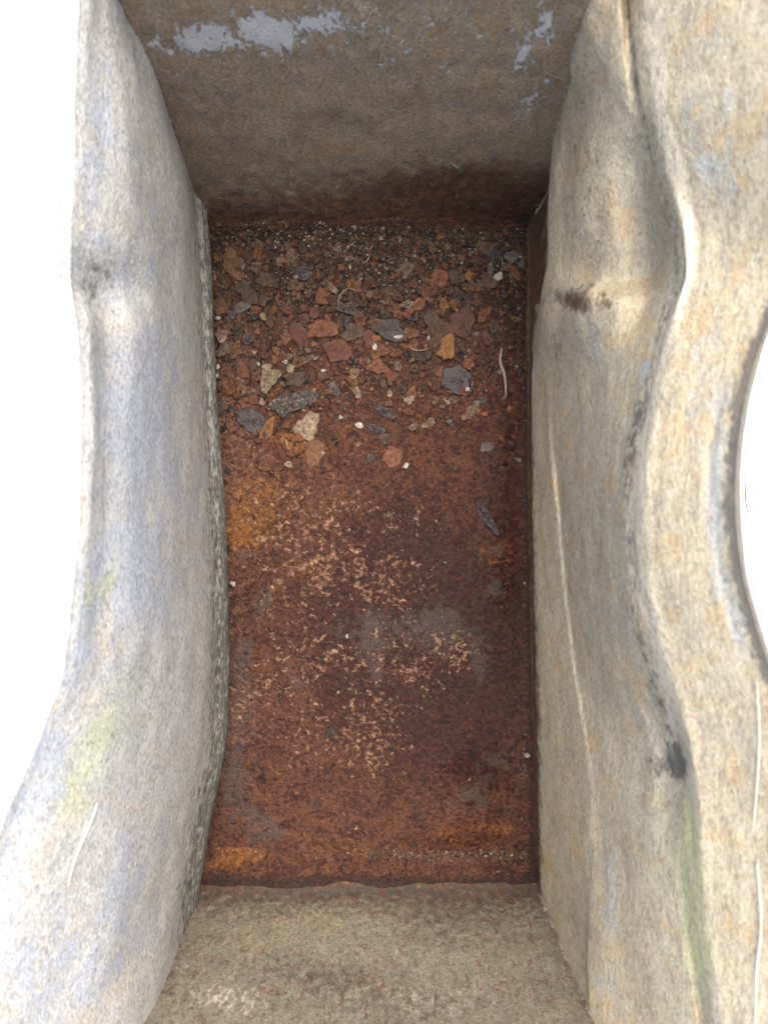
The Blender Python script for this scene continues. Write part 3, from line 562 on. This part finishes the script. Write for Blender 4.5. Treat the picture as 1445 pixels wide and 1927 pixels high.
# the shader works in object space, so chips are real-size meshes: copy and scale the unit outline into the mesh
def make_chip(name, kind, u, v, w_, l_, rot, thick, label, cat, group=None, seed=0, big=False, angular=False, lift=0.0, tilt=6, shape=None):
    V_, Fc = chip_mesh(seed, n=20 if big else 11, rings=5 if big else 3, jag=.34 if big else .4, h=1, dome=.05 if angular else .15, angular=angular)
    if shape:
        n = 20; o_ = np.array(shape, float); ang = np.arctan2(o_[:, 1], o_[:, 0]); 
        for i in range(len(V_) - 1):
            k = i % n; t = 2 * math.pi * k / n; dx, dy = math.cos(t), math.sin(t); best = .5
            for a_ in range(len(o_)):
                p, q = o_[a_], o_[(a_ + 1) % len(o_)]; e_ = q - p; den = dx * e_[1] - dy * e_[0]
                if abs(den) < 1e-9: continue
                s_ = (p[0] * e_[1] - p[1] * e_[0]) / den; tt = (p[0] * dy - p[1] * dx) / den
                if s_ > 0 and -1e-6 <= tt <= 1 + 1e-6: best = s_
            r0 = math.hypot(V_[i][0], V_[i][1]); sc = (1, 1.0, .93)[min(i // n, 2)] if i // n < 3 else .93 * (1 - (i // n - 2) / 5)
            sc *= 1 + .05 * math.sin(7.3 * k + seed)
            V_[i] = (best * sc * dx, best * sc * dy, V_[i][2])
    W, L_, T = w_ * PX, l_ * PX, thick
    V_ = [(x * W, y * L_, z * T) for x, y, z in V_]
    o = mesh_obj(name, V_, Fc, CH[kind], None, False)
    x, y, _ = unproj(u, v, H); r_ = random.Random(seed + 77)
    o.location = (x, y, floor_z(x, y) + lift - .0003)
    o.rotation_euler = (math.radians(r_.uniform(-tilt, tilt)), math.radians(r_.uniform(-tilt, tilt)), math.radians(rot))
    set_props(o, label, cat, group); return o
RF, SC, PB = 'rust_flake', 'stone_chip', 'pebble'
big = [ # name, kind, u, v, w, l, rot, thickness mm, label, category, angular
 (SC, 'slate', 861, 715, 56, 58, 0, 1.8, 'large dark slate chip with a jagged outline, near the upright pale splinter', 'stone chip', 1),
 (SC, 'slate', 474, 793, 66, 48, -18, 1.9, 'large purple grey chip with a bluish rim, beside an orange shard by the left wall', 'stone chip', 1),
 (RF, 'orange', 505, 808, 22, 54, -28, 1.5, 'orange triangular shard tucked along the large purple grey chip', 'rust flake', 1),
 (SC, 'speck', 541, 762, 56, 52, 5, 3.0, 'chunky black lump dotted with tan specks', 'stone chip', 0),
 (SC, 'slate', 577, 745, 46, 34, 20, 1.6, 'dark purple chip lying against the black lump with tan specks', 'stone chip', 1),
 (SC, 'pale', 576, 804, 42, 50, -15, 2.6, 'buff woody-looking fragment alone on orange rust below the black lump', 'stone chip', 0),
 (SC, 'pale', 505, 717, 28, 42, 10, 2.6, 'long pale speckled stone just above the black lump', 'stone', 0),
 (SC, 'pale', 522, 705, 20, 20, 40, 2.2, 'square pale speckled stone touching the long pale one', 'stone', 1),
 (SC, 'olive', 555, 712, 42, 28, 5, 2.2, 'flat olive grey stone right of the pale speckled pair', 'stone', 0),
 (RF, 'rust', 632, 661, 62, 42, 3, 2.0, 'largest red brown flake in the middle of the debris', 'rust flake', 1),
 (RF, 'rust', 606, 619, 52, 38, 8, 2.0, 'oval orange brown flake above the largest red brown flake', 'rust flake', 0),
 (RF, 'mauve', 562, 630, 34, 46, 30, 1.8, 'mauve brown flake left of the oval orange brown flake', 'rust flake', 0),
 (RF, 'rust', 441, 497, 40, 54, 12, 1.8, 'tall coral red flake close to the upper left corner', 'rust flake', 0),
 (SC, 'slate', 568, 515, 34, 34, 15, 1.8, 'square dark slate chip among fine grit at upper left', 'stone chip', 1),
 (SC, 'brown', 500, 526, 30, 28, 0, 2.0, 'round dull brown stone left of the square slate chip', 'stone', 0),
 (SC, 'olive', 521, 534, 16, 22, 0, 2.0, 'small olive block between the round brown stone and the square slate chip', 'stone', 1),
 (SC, 'olive', 459, 542, 26, 24, 0, 1.8, 'small grey green stone near the left wall', 'stone', 0),
 (RF, 'brown', 471, 558, 34, 32, 0, 1.6, 'grey brown flake overlapping the small grey green stone', 'rust flake', 0),
 (SC, 'grey', 457, 579, 24, 22, 30, 1.6, 'flat grey piece below the grey brown flake by the left wall', 'stone chip', 0),
 (RF, 'rust', 414, 578, 24, 36, 0, 1.5, 'red flake pressed against the left wall', 'rust flake', 0),
 (RF, 'rust', 480, 586, 22, 20, 0, 1.6, 'blocky brick red flake right of the flat grey piece', 'rust flake', 1),
 (SC, 'pale', 625, 543, 14, 26, 30, 1.8, 'pale greenish oblong stone in the upper grit', 'stone', 1),
 (RF, 'rust', 608, 559, 26, 36, 8, 1.8, 'wedge-shaped pink brown flake below the pale greenish stone', 'rust flake', 1),
 (SC, 'mauve', 573, 604, 26, 26, 0, 2.2, 'round dark mauve stone left above the oval orange brown flake', 'stone', 0),
 (SC, 'black', 655, 583, 46, 26, -20, 1.8, 'blurred black chip right of the wedge-shaped flake', 'stone chip', 0),
 (SC, 'olive', 666, 626, 42, 30, -12, 1.8, 'dark grey green flake right of the oval orange brown flake', 'stone chip', 0),
 (RF, 'rust', 592, 590, 22, 20, 0, 1.8, 'small red brown chip under the wedge-shaped flake', 'rust flake', 0),
 (RF, 'tan', 541, 672, 24, 12, 3, 1.4, 'flat cream brown sliver above the olive grey stone', 'rust flake', 1),
 (SC, 'pale', 546, 694, 16, 18, 20, 2.0, 'small tan speckled stone just above the flat olive grey stone', 'stone', 0),
 (SC, 'pale', 504, 692, 15, 13, 0, 2.0, 'small tan stone on top of the long pale speckled stone', 'stone', 0),
 (SC, 'olive', 508, 606, 14, 26, 20, 1.6, 'narrow leaning olive chip in the left debris', 'stone chip', 0),
 (SC, 'pale', 496, 597, 11, 18, 0, 1.8, 'small ivory stone left of the narrow leaning olive chip', 'stone', 0),
 (SC, 'pale', 669, 735, 15, 32, 28, 1.8, 'oblong cream stone with one dark dot, alone in the middle', 'stone', 1),
 (SC, 'slate', 634, 733, 30, 26, 0, 1.4, 'dark purple patchy chip left of the oblong cream stone', 'stone chip', 0),
 (SC, 'pale', 462, 735, 13, 18, -25, 1.6, 'tiny grey white block left of the long pale speckled stone', 'stone', 1),
 (SC, 'grey', 962, 485, 26, 24, 10, 2.2, 'light grey green stone in the upper right corner', 'stone', 0),
 (RF, 'orange', 965, 512, 16, 42, 38, 1.8, 'bright orange elongated flake in the upper right corner', 'rust flake', 1),
 (SC, 'white', 938, 521, 15, 15, 0, 2.2, 'rounded white stone left of the bright orange flake', 'pebble', 0),
 (SC, 'grey', 980, 500, 14, 15, 0, 2.0, 'small ragged white grey stone right of the bright orange flake', 'stone', 0),
 (SC, 'slate', 929, 481, 24, 20, 0, 1.8, 'dull violet chip left of the light grey green stone', 'stone chip', 0),
 (SC, 'grey', 923, 506, 9, 28, -5, 1.4, 'narrow upright grey chip above the rounded white stone', 'stone chip', 0),
 (SC, 'olive', 859, 522, 28, 32, 0, 2.2, 'dark olive stone in the upper right debris', 'stone', 0),
 (RF, 'rust', 826, 526, 34, 34, 20, 2.0, 'rough red brown flake left of the dark olive stone', 'rust flake', 0),
 (RF, 'brown', 915, 463, 34, 18, 5, 1.6, 'broad dull brown flake under the far end wall', 'rust flake', 0),
 (RF, 'tan', 766, 506, 28, 24, -30, 1.8, 'tan brown flake set in dark grit, upper middle', 'rust flake', 0),
 (RF, 'orange', 880, 519, 14, 17, 15, 1.6, 'small yellow brown flake right of the dark olive stone', 'rust flake', 0),
 (RF, 'rust', 778, 537, 20, 15, 0, 1.6, 'small rust chip below the tan brown flake', 'rust flake', 1),
 (PB, 'pale', 767, 576, 23, 16, -5, 3.0, 'smooth pink cream pebble in the middle of the debris', 'pebble', 0),
 (RF, 'orange', 836, 575, 18, 28, 12, 1.8, 'leaf-shaped yellow orange flake', 'rust flake', 1),
 (RF, 'rust', 788, 574, 26, 34, -30, 1.6, 'three-cornered red flake right of the pink cream pebble', 'rust flake', 1),
 (SC, 'olive', 814, 601, 32, 38, 10, 1.8, 'flat triangular brown grey stone below the leaf-shaped flake', 'stone', 1),
 (RF, 'mauve', 833, 622, 28, 34, 0, 1.8, 'round mauve flake between the triangular stone and the big dull flake', 'rust flake', 0),
 (RF, 'mauve', 870, 612, 44, 68, -8, 1.8, 'big dull reddish flake with an angled crack at its right side', 'rust flake', 1),
 (SC, 'black', 734, 621, 58, 34, -5, 1.5, 'wide blackish flake left of the triangular stone', 'stone chip', 0),
 (RF, 'rust', 774, 628, 28, 20, 8, 2.2, 'oval brick red flake under the smooth pink cream pebble', 'rust flake', 0),
 (RF, 'orange', 839, 659, 31, 44, 0, 2.4, 'large egg-shaped ochre flake with a notch at its left', 'rust flake', 0),
 (SC, 'olive', 793, 670, 34, 26, 0, 2.0, 'dull green brown stone under the curved straw', 'stone', 0),
 (RF, 'rust', 710, 690, 40, 28, 5, 1.8, 'oval reddish flake, centre of the debris, below a white pebble', 'rust flake', 0),
 (RF, 'rust', 734, 709, 22, 26, 0, 2.0, 'small rounded rust flake touching the oval reddish flake', 'rust flake', 0),
 (RF, 'orange', 708, 638, 17, 14, 20, 1.8, 'small orange chip left of the oval brick red flake', 'rust flake', 0),
 (SC, 'white', 749, 634, 17, 10, 5, 1.8, 'winged white chip left of the oval brick red flake', 'stone chip', 1),
 (SC, 'white', 706, 653, 10, 11, 0, 2.2, 'small white pebble under the small orange chip', 'pebble', 0),
 (SC, 'black', 880, 562, 15, 26, 0, 1.8, 'small shiny black chip above the big dull reddish flake', 'stone chip', 0),
 (RF, 'brown', 915, 533, 36, 28, 0, 1.4, 'broad brown flake below the small yellow brown flake', 'rust flake', 0),
 (RF, 'rust', 592, 851, 44, 46, 0, 1.2, 'round flat brown scale below the buff woody fragment', 'rust flake', 0),
 (RF, 'rust', 739, 858, 38, 42, 20, 1.6, 'five-sided rust flake left of a white pebble, below the debris', 'rust flake', 1),
 (SC, 'white', 763, 875, 14, 12, 20, 2.0, 'white chip at the lower right of the five-sided rust flake', 'stone chip', 1),
 (SC, 'black', 725, 776, 44, 20, -36, 1.8, 'long blue black chip slanting down to the right', 'stone chip', 1),
 (SC, 'black', 708, 807, 28, 16, -10, 1.4, 'black chip below the long slanting one', 'stone chip', 0),
 (SC, 'olive', 725, 826, 26, 20, 0, 1.5, 'dark grey brown chip just above the five-sided rust flake', 'stone chip', 0),
 (SC, 'black', 694, 862, 17, 16, 0, 1.4, 'dark blue dot-like chip left of the five-sided rust flake', 'stone chip', 0),
 (SC, 'pale', 770, 753, 15, 16, 0, 2.4, 'yellowish knobbly stone in the middle, below the debris', 'stone', 0),
 (SC, 'grey', 849, 796, 19, 15, -20, 2.2, 'small dark grey angular stone under the large slate chip', 'stone', 1),
 (SC, 'tan', 881, 779, 20, 27, -25, 2.2, 'tan lumpy stone, lower of a pair under the large slate chip', 'stone', 0),
 (SC, 'pale', 893, 763, 17, 20, 15, 2.2, 'light tan stone, upper of a pair under the large slate chip', 'stone', 1),
 (SC, 'pale', 842, 755, 14, 10, -35, 1.8, 'slim buff chip just below the tip of the large slate chip', 'stone chip', 0),
 (PB, 'white', 879, 733, 8, 8, 0, 2.6, 'tiny round white pebble at the lower right edge of the large slate chip', 'pebble', 0),
 (SC, 'black', 905, 753, 18, 12, 0, 1.4, 'small black chip right of the light tan stone', 'stone chip', 0),
 (SC, 'grey', 914, 842, 19, 18, 0, 1.6, 'roundish grey chip on the right, among bare rust', 'stone chip', 0),
 (SC, 'grey', 972, 868, 17, 16, 10, 2.6, 'square grey stone close to the right wall', 'stone', 1),
 (SC, 'black', 916, 975, 24, 76, 32, 2.2, 'long glossy black shard on the right half of the floor', 'shard', 1),
 (SC, 'black', 623, 1377, 20, 22, 12, 2.0, 'small blue black square chip alone on the lower floor', 'stone chip', 1),
 (SC, 'black', 593, 1513, 12, 12, 0, 1.6, 'tiny black chip near the lower end of the floor', 'stone chip', 0),
 (PB, 'pale', 544, 874, 16, 13, 10, 2.4, 'yellowish pebble on orange rust left of the round flat scale', 'pebble', 0),
 (SC, 'white', 676, 800, 14, 9, 0, 2.0, 'white stone left of the long blue black chip', 'pebble', 0),
 (SC, 'pale', 672, 836, 8, 10, 0, 1.8, 'tiny cream stone below the white stone in mid floor', 'pebble', 0),
 (SC, 'pale', 494, 757, 10, 17, 5, 2.0, 'cream tooth-shaped stone left of the black lump', 'stone', 0),
 (SC, 'pale', 508, 764, 8, 12, -10, 2.0, 'small cream stone squeezed against the black lump', 'stone', 0),
 (SC, 'black', 430, 885, 14, 11, 0, 1.2, 'small dark blister by the left wall on orange rust', 'rust flake', 0),
 (SC, 'white', 440, 1098, 8, 11, 20, 1.8, 'single white grain halfway down by the left wall', 'pebble', 0),
 (SC, 'white', 653, 1197, 5, 6, 20, 1.6, 'single white grain on dark rust in the middle of the floor', 'pebble', 0),
 (SC, 'white', 991, 1421, 9, 8, 0, 1.8, 'white grain in the lower right beside the right wall', 'pebble', 0),
 (RF, 'tan', 732, 970, 8, 9, 0, 1.4, 'tiny tan grain on the bare rust at mid floor', 'pebble', 0),
 (SC, 'tan', 807, 797, 20, 18, 20, 1.6, 'cluster-like tan crumb left of the small dark grey angular stone', 'stone', 0),
 (RF, 'rust', 722, 661, 22, 22, 0, 1.8, 'round rust flake right of the small white pebble', 'rust flake', 0),
 (SC, 'white', 411, 599, 11, 9, 20, 1.8, 'small white stone against the left wall, upper of three', 'pebble', 1),
 (SC, 'pale', 420, 640, 15, 13, 0, 2.0, 'lumpy off-white stone by the left wall, middle of three', 'pebble', 0),
 (SC, 'white', 410, 691, 9, 13, 0, 1.8, 'white stone sitting against the left wall, lowest of three', 'pebble', 1),
]
for i, (nm, kd, u, v, w_, l_, rot, th, lab, cat, ang) in enumerate(big):
    shp = None
    if 'largest' in lab: pass
    make_chip({'pebble': 'pebble', 'stone': 'stone', 'shard': 'stone_shard', 'rust flake': 'rust_flake', 'stone chip': 'stone_chip'}[cat], kd, u, v, w_ * 1.06, l_ * 1.06, rot, th / 1000, lab, cat, {'pebble': 'pebbles on the trough floor', 'stone': 'stones on the trough floor', 'shard': 'stone chips on the trough floor', 'rust flake': 'rust flakes on the trough floor', 'stone chip': 'stone chips on the trough floor'}[cat],
              seed=100 + i, big=max(w_, l_) > 19, angular=bool(ang), lift=.0016 if v < 720 else .0, tilt=5)
# smaller pieces, each its own object, placed where the debris lies thickest
r_ = random.Random(42)
def dens(u, v):
    d = 1.0 if v < 640 else max(0, 1 - (v - 640) / 190.)
    if u > 900 and v > 540: d *= .35
    return d
small_lab = {'rust': ('small red brown flake lying in the loose debris', 'rust flake', 'rust_flake'), 'brown': ('small dull brown flake lying in the loose debris', 'rust flake', 'rust_flake'), 'mauve': ('small mauve brown flake lying in the loose debris', 'rust flake', 'rust_flake'),
  'orange': ('small orange flake lying in the loose debris', 'rust flake', 'rust_flake'), 'olive': ('small olive chip lying in the loose debris', 'stone chip', 'stone_chip'), 'slate': ('small slate coloured chip lying in the loose debris', 'stone chip', 'stone_chip'), 'black': ('small black chip lying in the loose debris', 'stone chip', 'stone_chip'),
  'tan': ('small tan chip lying in the loose debris', 'stone chip', 'stone_chip'), 'pale': ('small cream pebble lying in the loose debris', 'pebble', 'pebble'), 'white': ('small white pebble lying in the loose debris', 'pebble', 'pebble'), 'grey': ('small grey chip lying in the loose debris', 'stone chip', 'stone_chip')}
kinds = ['rust'] * 14 + ['brown'] * 8 + ['mauve'] * 4 + ['orange'] * 4 + ['olive'] * 3 + ['slate'] + ['black'] * 2 + ['tan'] * 3 + ['pale'] * 2 + ['white'] + ['grey']
LM = [(861, 715, 'large jagged slate chip'), (474, 793, 'purple grey chip with bluish rim'), (541, 762, 'black lump with tan specks'), (505, 717, 'long pale speckled stone'), (632, 661, 'largest red brown flake'), (606, 619, 'oval orange brown flake'),
 (441, 497, 'tall coral red flake'), (568, 515, 'square dark slate chip'), (500, 526, 'round dull brown stone'), (608, 559, 'wedge-shaped pink brown flake'), (666, 626, 'dark grey green flake'), (839, 659, 'egg-shaped ochre flake'), (836, 575, 'leaf-shaped yellow flake'), (870, 612, 'big dull reddish flake'),
 (767, 576, 'smooth pink cream pebble'), (774, 628, 'oval brick red flake'), (793, 662, 'curved pale straw'), (962, 485, 'light grey corner stone'), (859, 522, 'dark olive stone'), (766, 506, 'tan brown flake'), (669, 735, 'oblong cream stone'), (947, 700, 'long upright splinter'), (710, 690, 'oval reddish flake'),
 (646, 555, 'hooked straw'), (459, 542, 'small grey green stone'), (576, 804, 'buff woody fragment'), (725, 776, 'slanting blue black chip'), (414, 640, 'white stones along the left wall')]
def where(u, v):
    q = min(LM, key=lambda m_: (m_[0] - u) ** 2 + (m_[1] - v) ** 2); dx, dy = u - q[0], v - q[1]; d = math.hypot(dx, dy)
    a_ = int(round(math.degrees(math.atan2(-dy, dx)) / 45)) % 8
    w_ = ['right of', 'up and right of', 'above', 'up and left of', 'left of', 'down and left of', 'below', 'down and right of'][a_]
    return ('just ' if d < 32 else '' if d < 60 else 'well ') + w_ + ' the ' + q[2]
n = 0; placed = [(b_[2], b_[3], max(b_[4], b_[5])) for b_ in big]
while n < 260:
    u, v = r_.uniform(402, 986), r_.uniform(440, 840)
    if r_.random() > dens(u, v): continue
    kd = r_.choice(kinds); s_ = r_.uniform(10, 28) if kd not in ('pale', 'white', 'grey', 'orange') else r_.uniform(6, 12)
    if v < 540 and 560 < u < 900: s_ *= .6
    if any((u - a_) ** 2 + (v - b_) ** 2 < ((s_ + c_) * .27) ** 2 for a_, b_, c_ in placed): continue
    placed.append((u, v, s_)); lab, cat, nm = small_lab[kd]; lab = lab.replace('lying in the loose debris', where(u, v))
    make_chip(nm, kd, u, v, s_ * r_.uniform(.8, 1.2), s_ * r_.uniform(.8, 1.2), r_.uniform(0, 360), r_.uniform(.0012, .0030), lab, cat, cat + 's scattered in the loose debris', seed=1000 + n, angular=r_.random() < .4, lift=r_.uniform(-.0002, .0016), tilt=10, big=s_ > 17)
    n += 1
import collections
same = collections.defaultdict(list)
for o in COL.objects:
    if o.get('label') and o.get('category') and o.type == 'MESH': same[o['label']].append(o)
for lab, os_ in same.items():
    if len(os_) in (2, 3):
        os_.sort(key=lambda o: -o.location.y)
        for o, t_ in zip(os_, ('upper', 'lower') if len(os_) == 2 else ('upper', 'middle', 'lower')): o['label'] = lab.replace('small ', t_ + ' small ', 1)
# straw, splinters, stalks
def fp(u, v, z): x, y, _ = unproj(u, v, H - z); return (x, y, z)
def spl(pts, n=10):
    C = catmull(np.array(pts, float)[:, None, :], n)[:, 0]; return [tuple(p) for p in C]
def straw(name, pts, w_, mat, label, cat, group=None):
    P = spl(pts); c0 = np.array(P[0]); k = len(P)
    o = tube(name, [tuple(np.array(p) - c0) for p in P], [w_ * (.45 + .55 * math.sin(math.pi * min(1, (i + 2) / (k + 1)))) for i in range(k)], mat, None, 6, .12, len(label)); o.location = tuple(c0)
    return set_props(o, label, cat, group)
GS = 'straws and splinters in the trough'
straw('dry_straw', [fp(770, 649, .005), fp(776, 656, .006), fp(790, 659, .007), fp(808, 655, .006)], .0004, m_straw, 'pale curved straw lying above a dull green brown stone', 'straw', GS)
straw('dry_straw', [fp(636, 574, .004), fp(637, 562, .006), fp(645, 549, .007), fp(656, 541, .006)], .0004, m_straw, 'thin hooked straw in the upper grit', 'straw', GS)
straw('dry_straw', [fp(656, 541, .004), fp(664, 544, .005), fp(674, 547, .004)], .00028, m_straw, 'short hair-thin straw running right from the hooked straw', 'straw', GS)
straw('dry_straw', [fp(684, 496, .004), fp(692, 488, .006), fp(698, 476, .005)], .0004, m_straw, 'short curved straw near the far end wall', 'straw', GS)
straw('dry_straw', [fp(943, 482, .004), fp(945, 490, .006), fp(945, 500, .005)], .00035, m_straw, 'tiny upright straw left of the light grey green stone', 'straw', GS)
straw('dry_straw', [fp(890, 715, .004), fp(889, 722, .006), fp(886, 731, .005)], .00035, m_straw, 'tiny curved straw at the right edge of the large slate chip', 'straw', GS)
straw('wood_splinter', [fp(944, 655, .004), fp(941, 680, .004), fp(948, 702, .005), fp(951, 722, .004), fp(952, 746, .004)], .0014, m_wood, 'long upright pinkish splinter near the right wall', 'splinter', GS)
straw('wood_splinter', [fp(538, 826, .002), fp(540, 836, .003), fp(543, 847, .002)], .001, m_wood, 'short grey brown splinter on orange rust', 'splinter', GS)
def on_wall(G, u, v, off):
    U_, V_ = proj(G); n = (G.shape[0] * 9) // 10; k = np.argmin((U_[:n] - u) ** 2 + (V_[:n] - v) ** 2); p = G[:n].reshape(-1, 3)[k]; d = H - p[2] - off
    return unproj(u, v, d)
straw('bleached_stalk', [on_wall(GL, *q, .001) for q in ((183, 1512), (172, 1545), (152, 1590), (137, 1630), (129, 1668))], .0007, m_web, 'white frayed stalk clinging to the left wall', 'stalk', GS)
straw('bleached_stalk', [on_wall(GR, *q, .001) for q in ((1424, 1285), (1429, 1380), (1425, 1470), (1416, 1574))], .0004, m_web, 'thin white stalk clinging to the right rim, upper of two', 'stalk', GS)
straw('bleached_stalk', [on_wall(GR, *q, .001) for q in ((1425, 1625), (1432, 1740), (1424, 1830), (1420, 1960))], .0005, m_web, 'thin white stalk clinging to the right rim, lower of two', 'stalk', GS)
straw('brown_stalk', [fp(1402, 905, .05), fp(1403, 940, .05), fp(1408, 972, .05)], .0006, m_thread, 'short brown stalk outside the trough beyond the right rim', 'stalk', GS)

# grit: grains too many to count, one mesh each kind
def grit(name, kinds_, count, fn, smin, smax, seed, label):
    rr = np.random.RandomState(seed); mats = list(dict.fromkeys(kinds_)); V_, F_, MI = [], [], []
    k = 0
    base = np.array([(1, 0, 0), (0, 1, 0), (-1, 0, 0), (0, -1, 0), (0, 0, 1), (0, 0, -.4)], float)
    tri = np.array([(0, 1, 4), (1, 2, 4), (2, 3, 4), (3, 0, 4), (1, 0, 5), (2, 1, 5), (3, 2, 5), (0, 3, 5)])
    while k < count:
        u, v = rr.uniform(400, 990), rr.uniform(432, 1640); dd = fn(u, v)
        if rr.rand() > dd: continue
        s_ = (smin + (smax - smin) * rr.rand() ** 2.2) * PX * .5
        B = base * rr.uniform(.6, 1.3, (6, 1)) * s_ + rr.uniform(-.25, .25, (6, 3)) * s_; B[:, 2] *= .7
        a_ = rr.uniform(0, 6.28); c_, q_ = math.cos(a_), math.sin(a_); Rm = np.array([[c_, -q_, 0], [q_, c_, 0], [0, 0, 1]]); B = B @ Rm.T
        x, y, _ = unproj(u, v, H)
        B += np.array([x, y, floor_z(x, y) + s_ * .3 + (rr.rand() * .001 if v < 560 else 0)])
        V_.append(B); F_.append(tri + 6 * k); MI += [mats.index(kinds_[rr.randint(len(kinds_))])] * 8; k += 1
    o = mesh_obj(name, np.concatenate(V_), np.concatenate(F_), CH[mats[0]], None, False)
    for m_ in mats[1:]: o.data.materials.append(CH[m_])
    o.data.polygons.foreach_set('material_index', MI); o.data.update()
    return set_props(o, label, name.replace('_', ' '), None, 'stuff')
def d_deb(u, v):
    d = 1.0 if v < 560 else max(.0, 1 - (v - 560) / 320.) * .75
    if u > 900 and v > 540: d *= .4
    return d
def d_top(u, v): return math.exp(-((v - 450 + (u - 400) * .02) / 60.) ** 2) + .45 * math.exp(-(((v - 520) / 50.) ** 2 + ((u - 720) / 130.) ** 2))
def d_low(u, v): return .9 * math.exp(-((v - 1608 + max(0, 760 - u) * .03) / 7.) ** 2) * (.15 + .85 * (u > 690)) + .8 * math.exp(-(((u - 987) / 5.) ** 2 + ((v - 1440) / 40.) ** 2)) + .12 * math.exp(-((u - 990) / 5.) ** 2) + .004
grit('rust_grit', ['rust', 'rust', 'brown', 'brown', 'mauve', 'olive', 'black', 'rust', 'brown', 'brown', 'mauve', 'black', 'rust', 'brown', 'brown', 'orange', 'tan', 'pale'], 8000, d_deb, 3.0, 13, 3, 'crumbs of rust and dirt filling the gaps between the flakes')
grit('dark_grit', ['black', 'brown', 'black', 'olive', 'brown', 'mauve', 'black', 'brown', 'black', 'white', 'tan'], 11000, d_top, 2.2, 6.5, 4, 'fine dark grit with pale grains heaped along the far end wall')
grit('wet_grit', ['black', 'black', 'brown', 'olive', 'rust', 'pale'], 1500, d_low, 2.2, 7, 5, 'line of dark grit along the lower end and right side of the floor')
